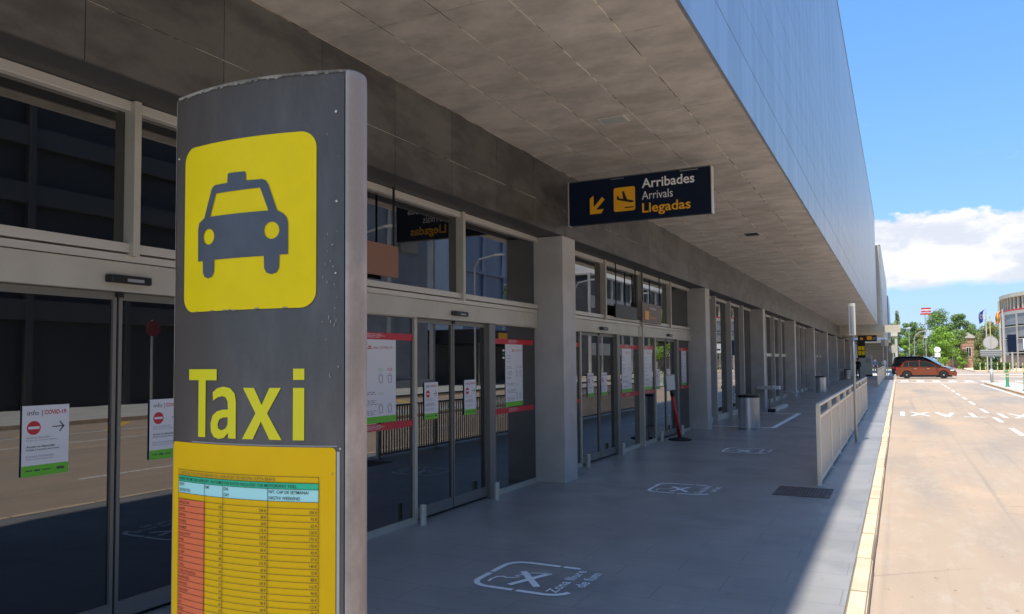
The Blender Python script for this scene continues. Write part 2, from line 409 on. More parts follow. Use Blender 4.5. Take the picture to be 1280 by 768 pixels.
# TAXI on both lanes, read by traffic that comes towards the camera
for x0 in (0.0, 2.72):
    wid = {'I': .13, 'X': .60, 'A': .58, 'T': .60}; xx = x0
    for ch in 'IXAT':
        w = wid[ch]; y0, y1 = 26.6, 28.6
        if ch == 'I': lp = [[(xx, y0), (xx+w, y0), (xx+w, y1), (xx, y1)]]
        if ch == 'T': lp = [[(xx, y0), (xx+w, y0), (xx+w, y0+.20), (xx+w/2+.06, y0+.20), (xx+w/2+.06, y1), (xx+w/2-.06, y1), (xx+w/2-.06, y0+.20), (xx, y0+.20)]]
        if ch == 'X':
            c = (xx+w/2, (y0+y1)/2)
            lp = [[(xx, y0), (xx+.11, y0), (c[0], c[1]-.20), (xx+w-.11, y0), (xx+w, y0), (c[0]+.075, c[1]), (xx+w, y1), (xx+w-.11, y1), (c[0], c[1]+.20), (xx+.11, y1), (xx, y1), (c[0]-.075, c[1])]]
        if ch == 'A':
            lp = [[(xx+w/2-.07, y0), (xx+w/2+.07, y0), (xx+w, y1), (xx+w-.13, y1), (xx+w/2+.10, y0+1.25), (xx+w/2-.10, y0+1.25), (xx+.13, y1), (xx, y1)],
                  [(xx+w/2, y0+.45), (xx+w/2-.085, y0+1.05), (xx+w/2+.085, y0+1.05)]]
        tag(placed('taxi_lettering', 'road_paint', shape_mesh(lp), lambda a, b: (a, b, z)), kind='structure')
        xx += w+.13

# ------------------------------------------------------------------ the terminal
T = thing('terminal_building', (PX, 30, 0), 'long airport terminal with metal clad overhang and dark glass doors', 'building')
YE = 64.4
MB().box(-30, FX-.035, -.3, YE-.01, SZ+.055, 12.3).build('core', 'recess', T)  # unseen near end cut short so sunlit floor and sky light the totem
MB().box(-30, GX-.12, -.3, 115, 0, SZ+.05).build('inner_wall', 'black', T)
# soffit
sp_w = (FX-.004-PX)/5
spm = MB().box(-sp_w/2+.006, sp_w/2-.006, -.497, .497, 0, .03).mesh('soffit_panel', 'soffit')
locs = []
for k in range(50):
    for c in range(5):
        locs.append((PX+sp_w*(c+.5), -.27+k+.5, SZ+random.uniform(-.0015, .0015)))
subs(T, 'soffit_panel', spm, locs)
rest = MB()
for k in range(50, 70):
    for c in range(5):
        x = PX+sp_w*(c+.5); y = -.27+k+.5
        if y+.5 < YE: rest.box(x-sp_w/2+.004, x+sp_w/2-.004, y-.496, y+.496, SZ, SZ+.03)
rest.build('far_soffit_panel', 'soffit', T, kind='stuff')
MB().box(PX, FX-.006, -.25, YE-.02, SZ+.0025, SZ+.05).build('soffit_joint', 'joint_fill', T)
# fascia panels (15 courses, 4 m long)
fh = (12.4-SZ)/15
fpm = MB().box(-.03, 0, -1.998, 1.998, .003, fh-.003).mesh('fascia_panel', 'fascia')
subs(T, 'fascia_panel', fpm, [(FX, 1.8+4*k, SZ+fh*r+(-.004 if r == 0 else 0)) for k in range(17) for r in range(15) if 1.8+4*k < 63])
MB().box(FX-.033, FX-.012, -.3, YE-.012, SZ+.02, 12.36).build('fascia_joint', 'alu_dark', T)
MB().box(-30, FX+.015, -.3, YE, 12.38, 12.46).build('parapet_cap', 'alu_dark', T)
# beam panels: two courses
zl, zm, zu = 3.39, 3.744, SZ
for (a, b_) in ((zl, zm-.004), (zm+.004, zu-.004)):
    me = MB().box(-.025, 0, -.496, .496, a, b_).mesh('beam_panel', 'beam')
    subs(T, 'beam_panel', me, [(PX, 2.69-3*.998+.998*(k+.5), 0) for k in range(68)])
MB().box(PX-.10, PX-.008, -.3, YE, zl+.01, SZ+.05).build('beam_joint', 'joint_fill', T)
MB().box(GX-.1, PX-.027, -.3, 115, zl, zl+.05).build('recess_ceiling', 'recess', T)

def pane(y0, y1, z0, z1, x, parent, name='pane', m='glass'):
    return MB().box(x-.012, x, y0, y1, z0, z1).build(name, m, parent)
def frame(parent, y0, y1, z0, z1, x0, x1, m='alu', name='frame'):
    return MB().box(x0, x1, y0, y1, z0, z1).build(name, m, parent, bevel=.003)
def door_bay(S0, E0, mulls, post, sets):
    # upper windows
    fr = MB().box(GX-.02, GX+.06, S0, E0, 3.322, 3.386); fr.box(GX-.02, GX+.06, S0, E0, 2.385, 2.445)
    fr.build('window_frame', 'alu_light', T, bevel=.003)
    edges = [S0]+mulls+[E0]
    for a, b in zip(edges[:-1], edges[1:]):
        pane(a+.0, b-.002, 2.445, 3.322, GX, T, 'window_pane')
    for i, y in enumerate(mulls):
        frame(T, y, y+.05, 2.36 if y != post else 0.0, 3.385, GX-.02, GX+.10, 'alu', 'mullion')
    # header
    MB().box(GX-.02, GX+.05, S0, E0, 2.325, 2.372).build('transom', 'alu_light', T)
    # sliding door sets
    for (a, b, mid) in sets:
        d = thing('sliding_door', (GX, mid, 0), None, None); d.parent = T; d.location = Vector((GX, mid, 0))-T.location
        dw = lambda name, mb, m, **k: link(name, mb.mesh(name, m), d, loc=(-GX, -mid, 0), **k)
        dw('header', MB().box(GX-.02, GX+.075, a-1.2 if a-1.2 > S0 else S0, min(b+1.2, E0) if (post is None or b > post) else min(b+1.2, post), 2.125, 2.315), 'alu', bevel=.004)
        dw('jamb', MB().box(GX-.02, GX+.03, a, a+.05, 0, 2.125), 'alu', bevel=.003)
        dw('jamb', MB().box(GX-.02, GX+.06, b-.02, b+.13, 0, 2.125), 'alu_dark', bevel=.003)
        for (u, v) in ((a+.05, mid-.008), (mid+.008, b-.02)):
            fr = MB().box(GX-.03, GX+.012, u, v, 2.075, 2.12).box(GX-.03, GX+.012, u, v, .03, .14)
            fr.box(GX-.03, GX+.012, u, u+.025, .14, 2.075).box(GX-.03, GX+.012, v-.025, v, .14, 2.075)
            dw('door_leaf', fr, 'alu_dark')
            dw('door_glass', MB().box(GX-.018, GX-.006, u+.025, v-.025, .14, 2.075), 'glass')
        dw('sensor', MB().prism([(GX+.075, mid-.14), (GX+.13, mid-.12), (GX+.13, mid+.16), (GX+.075, mid+.18)], 2.175, 2.225), 'black', bevel=.008)
        dw('sensor_lens', MB().box(GX+.128, GX+.133, mid-.02, mid+.1, 2.185, 2.205), 'txt_grey')
        dw('sensor_bracket', MB().box(GX+.012, GX+.03, mid-.02, mid+.03, 2.09, 2.123), 'black')
        for y in (a-.03, b-.03):
            dw('guide_post', MB().lathe([(.033, .0), (.033, .20), (.028, .205)], GX+.15, y, 14), 'alu_light')
    # fixed panels
    segs = []; cur = S0
    for (a, b, mid) in sets:
        segs.append((cur, a)); cur = b+.13
    segs.append((cur, E0))
    if post is not None:
        ns = []
        for a, b in segs:
            if a < post < b: ns += [(a, post), (post+.05, b)]
            else: ns.append((a, b))
        segs = ns
    for a, b in segs:
        if b-a < .05: continue
        pane(a, b, .06, 2.13, GX, T, 'window_pane')
        MB().box(GX-.02, GX+.03, a, b, .0, .06).build('window_sill', 'alu', T)
        MB().box(GX-.02, GX+.052, a, b, 2.118, 2.322).build('header_panel', 'alu', T)
pit = [(9.575, 10.03), (18.235, 18.69)]
door_bay(1.38, 9.565, [3.26, 5.36, 7.47], 5.36, [(2.40, 4.02, 3.22), (6.58, 8.17, 7.37)])
door_bay(10.04, 18.225, [12.22, 14.31, 16.38], 14.31, [(11.2, 12.9, 12.08), (15.35, 17.0, 16.2)])
MB().box(GX-.3, PX, -.3, .92, 0, zl-.004).build('end_wall_panel', 'pillar', T)  # unseen wall added to close the shortened end
# pillars
for k, y in enumerate([.925, 9.575, 18.235, 26.9, 35.7, 44.3, 52.95, 61.6, 70.3, 79, 87.7, 96.4, 105]):
    MB().box(GX-.1, PX+.004, y, y+.455, 0, zl-.004).build('pillar', 'pillar', T, bevel=.006)
# glazed bays with deep fins
py = [18.69, 27.355, 36.155, 44.755, 53.405, 62.055, 70.755, 79.455, 88.155, 96.855]
pe = [26.9, 35.7, 44.3, 52.95, 61.6, 70.3, 79, 87.7, 96.4, 105]
for i, (a, b) in enumerate(zip(py, pe)):
    n = 4; w = (b-a)/n
    for j in range(n):
        if j: MB().box(GX-.02, GX+.15, a+j*w-.04, a+j*w+.04, .0, zl-.004).build('fin', 'pillar', T, bevel=.004)
        pane(a+j*w+(.04 if j else 0), a+(j+1)*w-(.04 if j < n-1 else 0), .14, 3.32, GX, T, 'window_pane')
    MB().box(GX-.02, GX+.05, a, b, 0, .14).build('window_sill', 'alu', T)
    MB().box(GX-.02, GX+.04, a, b, 3.32, zl-.003).build('window_frame', 'alu_light', T)
    if i in (1, 3): MB().box(GX-.015, GX+.045, a, b, 1.78, 1.9).build('window_frame', 'alu', T)
# soffit fittings
lp = thing('soffit_light', (-2.68, 7.745, SZ), None, None); lp.parent = T; lp.location = Vector((-2.68, 7.745, SZ))-T.location
link('lamp_frame', MB().box(-.15, .15, -.115, .115, -.012, .0).mesh('lamp_frame', 'alu_light'), lp, loc=(0, 0, -.002), bevel=.004)
link('lamp_glass', MB().box(-.13, .13, -.095, -.004, -.016, -.01).box(-.13, .13, .004, .095, -.016, -.01).mesh('lamp_glass', 'lamp'), lp, loc=(0, 0, -.002))
MB().box(-2.78, -2.52, 16.15, 16.45, SZ-.012, SZ-.002).build('ceiling_vent', 'black', T)

# second building section beyond, lower overhang
T2 = thing('far_terminal_wing', (-2, 90, 0), 'pale terminal wing with lower soffit at the far end of the overhang', 'building')
MB().box(-30, -1.14, 65, 79, 3.66, 10.45).build('end_wall', 'beige', T2)
wm = MB()
for r in range(8): wm.box(-1.139, -1.0, 65.02, 97, 3.68+r*.845, 3.68+(r+1)*.845-.02)
wm.build('side_cladding', 'fascia', T2, kind=None)
MB().box(-1.16, -1.02, 65.0, 97, 10.44, 10.5).build('coping', 'beige', T2)
for k in range(4): MB().box(-5.2+k*1.35, -5.2+k*1.35+1.335, 64.965, 64.998, 3.67, SZ-.02).build('fascia_panel', 'beige', T2)
MB().box(-12, -.86, 97.1, 118, 3.9, 8.9).build('dark_wing', 'bluewall', T2)
T3 = thing('far_canopy', (-1, 150, 0), 'pale box canopy on a column beyond the terminal end', 'canopy')
MB().box(-9, -.02, 150, 162, 5.6, 7.45).build('roof_box', 'beige', T3, bevel=.05)
MB().box(-.5, -.1, 150.2, 150.6, 0, 5.6).build('column', 'concrete', T3)
MB().box(-8, -1.0, 156, 157, 0, 5.55).build('back_wall', 'brownpanel', T3)
for k in range(5): MB().box(-8, -.6, 155.8, 155.95, 3.2+k*.45, 3.3+k*.45).build('louvre', 'alu_dark', T3)

# ------------------------------------------------------------------ taxi totem
TC = Vector((-1.682, 1.70)); TH = R(4.0); HW = .322; HL = .286; TOP = 2.47
def ty(u): return -(.07+.055*(1-(u/.33)**2))
def tw(u, zz_, off=0.):
    v = ty(u)-off
    return (TC.x+math.cos(TH)*u-math.sin(TH)*v, TC.y+math.sin(TH)*u+math.cos(TH)*v, zz_)
def tl(u, v, zz_): return (TC.x+math.cos(TH)*u-math.sin(TH)*v, TC.y+math.sin(TH)*u+math.cos(TH)*v, zz_)
tot = thing('taxi_totem', (TC.x, TC.y, 0), 'grey metal taxi totem with yellow cab pictogram and fare table', 'sign')
def front_panel(sgn, name):
    n = 28; mb = MB(); us = [-HL+(HL+HW)*i/n for i in range(n+1)]
    vs = []; 
    for zz_ in (0.0, TOP-.012, TOP):
        for u in us: vs.append(tl(u, (ty(u)+(.006 if zz_ == TOP else 0)) if sgn > 0 else (-.05-ty(u)-(.006 if zz_ == TOP else 0)), zz_))
    fs = [(k*(n+1)+i, k*(n+1)+i+1, (k+1)*(n+1)+i+1, (k+1)*(n+1)+i) for k in range(2) for i in range(n)]
    mb.add(vs, fs); o = mb.build(name, 'totem', tot, smooth=True)
    return o
front_panel(1, 'front_panel'); front_panel(-1, 'back_panel')
for sgn in (1, -1):
    prof = []
    hx_ = HW if sgn > 0 else HL; y0 = ty(hx_); ca = .024 if sgn > 0 else .016
    for i in range(15):
        a = -math.pi/2+math.pi*i/14; prof.append((sgn*(hx_+.003+ca*math.cos(a)), -.025+(abs(y0)-.025)*math.sin(a)*.99))
    mb = MB(); n = len(prof); vs = []
    for s_, zz_ in ((1, 0), (1, TOP-.02), (.97, TOP-.006), (.9, TOP)):
        vs += [tl(sgn*(hx_+.003)+(u-sgn*(hx_+.003))*s_, -.025+(v+.025)*s_, zz_) for u, v in prof]
    mb.add(vs, [(k*n+i, k*n+i+1, (k+1)*n+i+1, (k+1)*n+i) for k in range(3) for i in range(n-1)])
    mb.build('end_profile', 'totem_end', tot, smooth=True)
# top cap with weathered rim
cap = MB(); n = 28; us = [-HL+(HL+HW)*i/n for i in range(n+1)]; YL = abs(ty(HL))
outl = [(u, ty(u)+.004) for u in us]+[(HW+.024*math.cos(a), -.025+(abs(ty(HW))-.025)*math.sin(a)) for a in [-.9, -.45, 0, .45, .9]]+[(u, -.05-ty(u)-.004) for u in us[::-1]]+[(-HL-.016*math.cos(a), -.025+(YL-.025)*math.sin(a)) for a in [.9, .45, 0, -.45, -.9]]
cap.prism([tl(u, v, 0)[:2] for u, v in outl], TOP-.02, TOP+.003)
cap.build('top_cap', 'totem_cap', tot, bevel=.002)
rimm = MB()
random.seed(3)
for i in range(60):
    u = -HL+.006+(HL+HW-.01)*(i+.5)/60; h = random.uniform(.003, .011)
    rimm.add([tw(u-HW/60, TOP+.001, .0012), tw(u+HW/60, TOP+.001, .0012), tw(u+HW/60, TOP-h, .0012), tw(u-HW/60, TOP-h*random.uniform(.8, 1.2), .0012)], [(0, 3, 2, 1)])
rimm.build('worn_rim', 'totem_cap', tot)
def curved(name, m, vf, off, parent=tot, step=.03):
    vs, fs = vf; bm = bmesh.new(); bv = [bm.verts.new((x, 0, y)) for x, y in vs]
    for f in fs:
        try: bm.faces.new([bv[i] for i in f])
        except ValueError: pass
    xs_ = [v[0] for v in vs]
    k = math.floor(min(xs_)/step)+1
    while k*step < max(xs_):
        bmesh.ops.bisect_plane(bm, geom=bm.verts[:]+bm.edges[:]+bm.faces[:], plane_co=(k*step, 0, 0), plane_no=(1, 0, 0)); k += 1
    for v in bm.verts: v.co = tw(v.co.x, v.co.z, off)
    bmesh.ops.recalc_face_normals(bm, faces=bm.faces)
    me = bpy.data.meshes.new(name); bm.to_mesh(me); bm.free(); me.materials.append(M[m])
    return link(name, me, parent)
curved('pictogram_panel', 'yellow', shape_mesh([rrect(-.236, .246, 1.806, 2.301, .046, 7)]), .0025)
body = [(-.166, 1.955), (-.167, 2.050), (-.162, 2.069), (-.139, 2.082), (-.109, 2.163), (-.102, 2.171), (-.092, 2.1745), (-.0445, 2.1755), (-.0435, 2.200), (-.0385, 2.2035), (.0185, 2.2025), (.0235, 2.199), (.025, 2.1755), (.080, 2.1745), (.092, 2.170), (.101, 2.158), (.130, 2.082), (.150, 2.071), (.160, 2.060), (.164, 2.045), (.1645, 1.9565),
        (.138, 1.9565), (.137, 1.920), (.130, 1.907), (.1135, 1.902), (.097, 1.907), (.089, 1.920), (.088, 1.955), (-.095, 1.955), (-.0955, 1.920), (-.103, 1.907), (-.120, 1.902), (-.136, 1.908), (-.1435, 1.921), (-.144, 1.955)]
curved('cab_pictogram', 'slate', shape_mesh([body, [(-.090, 2.149), (.074, 2.1505), (.102, 2.083), (-.114, 2.083)], ring(-.119, 2.0245, .0235, .0235), ring(.1127, 2.026, .0245, .0245)]), .0045)
# word Taxi
def taxi_word():
    out = []
    out.append(shape_mesh([[(-.206, 1.637), (-.206, 1.605), (-.160, 1.605), (-.160, 1.440), (-.128, 1.440), (-.128, 1.605), (-.082, 1.605), (-.082, 1.637)]]))
    a_out = [(-.098, 1.570), (-.080, 1.582), (-.055, 1.587), (-.030, 1.583), (-.012, 1.568), (-.007, 1.545), (-.007, 1.440), (-.035, 1.440), (-.036, 1.455), (-.052, 1.441), (-.072, 1.437), (-.092, 1.442), (-.104, 1.457), (-.106, 1.480), (-.098, 1.503), (-.080, 1.516), (-.058, 1.521), (-.037, 1.522), (-.038, 1.545), (-.046, 1.557), (-.060, 1.560), (-.078, 1.556), (-.096, 1.546)]
    a_in = [(-.037, 1.500), (-.055, 1.499), (-.070, 1.493), (-.077, 1.480), (-.074, 1.467), (-.062, 1.462), (-.047, 1.467), (-.038, 1.478)]
    out.append(shape_mesh([a_out, a_in]))
    c = (.0815, 1.5125)
    out.append(shape_mesh([[(.018, 1.584), (.056, 1.584), (.082, 1.536), (.107, 1.584), (.143, 1.584), (.100, 1.513), (.146, 1.440), (.108, 1.440), (.080, 1.490), (.053, 1.440), (.016, 1.440), (.062, 1.513)]]))
    out.append(shape_mesh([[(.180, 1.440), (.213, 1.440), (.213, 1.584), (.180, 1.584)]]))
    out.append(shape_mesh([[(.180, 1.606), (.213, 1.606), (.213, 1.637), (.180, 1.637)]]))
    curved('lettering', 'yellow_txt', merge(*out), .002)
taxi_word()
# fare table sheet
PT, PB = 1.421, .62
sheet = curved('fare_table', 'paper', shape_mesh([rrect(-.284, .302, PB, PT, .012, 3)]), .003)
PZ = .0045
cx = [-.2495, -.1255, -.0505, .106, .257]
rows = [1.3405, 1.3235, 1.306, 1.2725, 1.2545]
while rows[-1]-.0181 > PB+.05: rows.append(rows[-1]-.0181)
curved('green_row', 'paper_green', rect(cx[0], cx[4], 1.306, 1.3235), PZ, sheet)
curved('blue_row', 'paper_cyan', rect(cx[0], cx[4], 1.2725, 1.306), PZ, sheet)
curved('red_column', 'paper_red', rect(cx[0], cx[1], rows[-1], 1.2545), PZ, sheet)
gl = []
for r in rows: gl.append(rect(cx[0]-.0006, cx[4]+.0006, r-.0006, r+.0006))
gl += [rect(cx[0]-.0006, cx[0]+.0006, rows[-1], rows[0]), rect(cx[4]-.0006, cx[4]+.0006, rows[-1], rows[0])]
for c in cx[1:4]: gl.append(rect(c-.0007, c+.0007, rows[-1], 1.306))
curved('table_rule', 'ink', merge(*gl), .006, sheet)
def tt(s, u, zb, h, m, align='LEFT', xs=.85, name='lettering', width=None):
    curved(name, m, shift(text_mesh(s, h, 0.004, xs, align, width), u, zb), .0062, sheet, step=.05)
tt("TARIFES DE TAXI INTERURBANES DE L'AEROPORT DE GIRONA COSTA BRAVA", -.245, 1.3275, .0085, 'ink_faint', width=.375)
tt("FARES FROM THE AIRPORT, AUTOMOTIVE RATES INCLUDES THE MOTORWAY TOLL", -.245, 1.310, .0085, 'ink', width=.44)
tt("NIT, CAP DE SETMANA/", .110, 1.2935, .0085, 'ink', width=.120); tt("NIGTH/ WEEKEND", .110, 1.277, .0085, 'ink', width=.095)
tt("DIA", -.046, 1.2935, .0085, 'ink'); tt("DAY", -.046, 1.277, .0085, 'ink'); tt("KM", -.121, 1.2935, .0085, 'ink')
tt("DESTI", -.245, 1.2935, .0085, 'ink'); tt("DESTINATION", -.245, 1.277, .0085, 'ink', width=.055)
towns = "BARCELONA,BLANES,GIRONA,FIGUERES,PALAMOS,CALELLA DE P.,ROSES,BESALU,LLORET,OLOT,TOSSA,S. FELIU DE GUIXOLS,PALAFRUGELL,BANYOLES,CADAQUES,PALS,SALT,BEGUR,CELRA,LESTARTIT,MATARO,ANGLES,VIC,SILS,ARBUCIES,RIPOLL".split(',')
kms = [100, 32, 27, 62, 100, 113, 38, 35, 80, 47, 54, 67, 52, 34, 68, 66, 33, 41, 57, 29, 74, 36, 45, 61, 50, 39]
pa = [295, 80, 58, 135, 160, 155, 83, 50, 123, 65, 78, 100, 80, 25, 98, 60, 72, 55, 110, 90, 64, 48, 70, 120, 85, 66]
pb = [330, 92, 62, 150, 175, 170, 95, 57, 140, 72, 88, 112, 90, 30, 112, 75, 80, 62, 125, 100, 73, 55, 79, 135, 96, 75]
for i in range(min(len(rows)-5, len(towns))):
    zb = rows[i+5]+.0045
    tt(towns[i], -.246, zb, .0075, 'ink_red'); tt(str(kms[i]), cx[2]-.004, zb, .0078, 'ink', 'RIGHT')
    tt("%d \u20ac" % pa[i], cx[3]-.004, zb, .0078, 'ink', 'RIGHT'); tt("%d \u20ac" % pb[i], cx[4]-.004, zb, .0078, 'ink', 'RIGHT')
# rivets and scuffs
for (u, zz_, r) in ((.300, 2.352, .004), (.302, 2.10, .0035), (.3135, 1.418, .003), (-.272, 2.28, .003), (.3, 1.9, .003)):
    mb = MB(); p = tw(u, zz_, .001); mb.lathe([(r, 0), (r, .002), (r*.5, .003)], 0, 0, 10)
    mb.v = [(p[0]+v[0], p[1]-v[2], p[2]+v[1]) for v in mb.v]; mb.build('rivet', 'alu_light', tot)
sc = []
for i in range(26):
    u = random.uniform(.262, .312); zz_ = random.choice([random.uniform(1.75, 2.06), random.uniform(1.3, 2.3)])
    sc.append(ring(u, zz_, random.uniform(.0008, .002), random.uniform(.001, .006), 7))
for i in range(9): u = random.uniform(-.2, .2); sc.append(ring(u, 1.806+random.uniform(-.001, .002), random.uniform(.003, .010), .0016, 7))
curved('scuff', 'scuff', merge(*[shape_mesh([s_]) for s_ in sc]), .0046)
curved('sheet_edge', 'scuff', rect(-.19, .305, 1.4225, 1.4265), .0018)
curved('tape_edge', 'galv', rect(.3035, .3115, PB, 1.41), .0016)

# ------------------------------------------------------------------ Arrivals sign
sg = thing('arrivals_sign', (-3.0, 9.75, 3.8), 'dark blue hanging arrivals sign with orange arrow and plane pictogram', 'sign')
sx0, sx1, sz0, sz1, sY = -4.03, -2.07, 3.535, 4.135, 9.72
MB().box(sx0, sx1, sY, sY+.10, sz0, sz1).build('sign_box', 'navy', sg, bevel=.006)
MB().box(sx1, sx1+.012, sY-.006, sY+.106, sz0-.006, sz1+.006).build('end_frame', 'alu_light', sg)
MB().box(sx0-.012, sx0, sY-.006, sY+.106, sz0-.006, sz1+.006).build('end_frame', 'alu_light', sg)
for zz_ in (4.06, 3.56): MB().box(PX, sx0, sY+.02, sY+.07, zz_, zz_+.03).build('wall_bracket', 'alu_dark', sg)
MB().box(sx0+.01, sx1-.01, sY+.03, sY+.07, sz1, sz1+.02).build('top_rail', 'alu_dark', sg)
sf = lambda x, y: (sx0+x, sY-.004, sz0+y)
W_, H_ = 1.96, .60
ar = [(.31, .13), (.31, .345), (.365, .385), (.365, .225), (.49, .355), (.525, .315), (.40, .188), (.51, .188), (.475, .13)]
placed('arrow', 'orange', shape_mesh([ar]), sf, sg)
placed('pictogram', 'orange', shape_mesh([rrect(.655, .955, .13, .455, .03)]), sf, sg)
pln = [(.70, .345), (.715, .345), (.74, .305), (.79, .297), (.775, .40), (.80, .40), (.845, .285), (.93, .262), (.935, .245), (.90, .238), (.72, .285), (.70, .295)]
placed('plane_symbol', 'black', shape_mesh([pln]), lambda x, y: (sx0+x, sY-.006, sz0+y), sg)
placed('runway_bar', 'black', rect(.81, .935, .168, .183), lambda x, y: (sx0+x, sY-.006, sz0+y), sg)
placed('lettering', 'white', shift(text_mesh('Arribades', .125, .016, width=.70), 1.05, .415), sf, sg)
placed('lettering', 'poster', shift(text_mesh('Arrivals', .112, 0, width=.415), 1.05, .258), sf, sg)
placed('lettering', 'orange', shift(text_mesh('Llegadas', .125, .016, width=.645), 1.05, .085), sf, sg)
placed('top_strip', 'txt_grey', rect(1.56, 1.80, .575, .585), sf, sg); placed('top_strip', 'txt_grey', rect(.62, .80, .575, .582), sf, sg)

def hung_panel(name, y0, y1, z0, z1, m, label, arr=False):
    t = thing(name, (-4.4, (y0+y1)/2, z0), label, 'sign')
    MB().box(-4.42, -4.39, y0, y1, z0, z1).build('panel', m, t, bevel=.003)
    for y in (y0+.06, y1-.06): MB().tube([(-4.405, y, z1), (-4.405, y, zl)], .012, 6).build('hanging_rod', 'black', t)
    if arr:
        f = lambda x, y: (-4.385, y0+x, z0+y)
        placed('pictogram', 'orange', shape_mesh([rrect(.16, .42, .06, .23, .02)]), f, t)
        placed('lettering', 'white', shift(text_mesh('Arribades', .04, .01, width=.42), .5, .28), f, t)
        placed('lettering', 'txt_grey', shift(text_mesh('Arrivals', .035, 0, width=.3), .5, .21), f, t)
        placed('lettering', 'orange', shift(text_mesh('Llegadas', .04, .01, width=.4), .5, .10), f, t)
    return t
hung_panel('hanging_sign', 14.22, 15.52, 2.40, 2.79, 'brownpanel', 'small brown hanging sign with orange pictogram before the second door bay', True)
hung_panel('hanging_sign', 12.66, 13.9, 2.42, 2.66, 'black', 'blank black hanging panel beside the small brown sign')
hung_panel('hanging_sign', 4.9, 6.17, 2.49, 2.80, 'terra', 'blank terracotta hanging panel seen just right of the taxi totem')

# ------------------------------------------------------------------ posters on the glass
def no_entry_poster(y0, y1, z0, z1, label, fine=True, x=GX+.004):
    t = thing('covid_poster', (x, (y0+y1)/2, z0), label, 'poster', 'small white notices on the sliding doors')
    w = y1-y0; h = z1-z0
    def f(off): return lambda a, b: (x+off, y0+a*w, z0+b*h)
    MB().box(x-.002, x+.001, y0, y1, z0, z1).build('sheet', 'poster', t)
    placed('green_footer', 'green', rect(0, 1, 0, .155), f(.002), t)
    placed('no_entry_disc', 'red', shape_mesh([ring(.24, .685, .145, .145*w/h)]), f(.002), t)
    placed('disc_bar', 'poster', rect(.125, .355, .668, .705), f(.003), t)
    placed('arrow', 'txt_dark', shape_mesh([[(.63, .692), (.85, .692), (.785, .755), (.80, .765), (.90, .685), (.80, .605), (.785, .615), (.85, .678), (.63, .678)]]), f(.002), t)
    def tx(s, a, b, hh, m, wd, bold=.0):
        v, fc = text_mesh(s, hh, bold, width=wd); placed('lettering', m, shift((v, fc), a, b), f(.002), t)
    tx('info |', .10, .865, .07, 'txt_dark', .32); tx('COVID-19', .46, .87, .058, 'red', .47, .02)
    tx('Acc\u00e9s no disponible', .09, .535, .028, 'txt_grey', .5); tx('Dirigiu-vos a la porta seg\u00fcent', .09, .50, .02, 'txt_grey', .64)
    tx('Acceso no disponible', .09, .405, .03, 'txt_dark', .6, .015); tx('Dir\u00edjase a la puerta m\u00e1s cercana', .09, .365, .024, 'txt_dark', .7, .01)
    tx('Entrance not available', .09, .27, .028, 'txt_grey', .58); tx('Please use the nearest door', .09, .235, .02, 'txt_grey', .58)
    placed('footer_print', 'txt_dark', merge(rect(.08, .22, .075, .09), rect(.27, .38, .07, .095), rect(.44, .6, .075, .09), rect(.74, .9, .065, .10)), f(.003), t)
no_entry_poster(2.635, 2.912, 1.01, 1.42, 'white covid notice with no entry disc left of the first door stile')
no_entry_poster(3.472, 3.75, 1.012, 1.418, 'white covid notice on glass partly hidden by the taxi totem')
no_entry_poster(6.80, 7.066, 1.045, 1.44, 'white covid notice on the left leaf of the door right of the totem')
no_entry_poster(7.634, 7.90, 1.04, 1.446, 'white covid notice on the right leaf of the door right of the totem')
no_entry_poster(11.56, 11.83, 1.07, 1.455, 'white covid notice on the left leaf of the third door')
no_entry_poster(12.2, 12.48, 1.07, 1.455, 'white covid notice on the right leaf of the third door')
no_entry_poster(15.49, 15.77, 1.06, 1.47, 'white covid notice on the left leaf of the fourth door')
no_entry_poster(16.28, 16.56, 1.06, 1.47, 'white covid notice on the glass behind the red post')
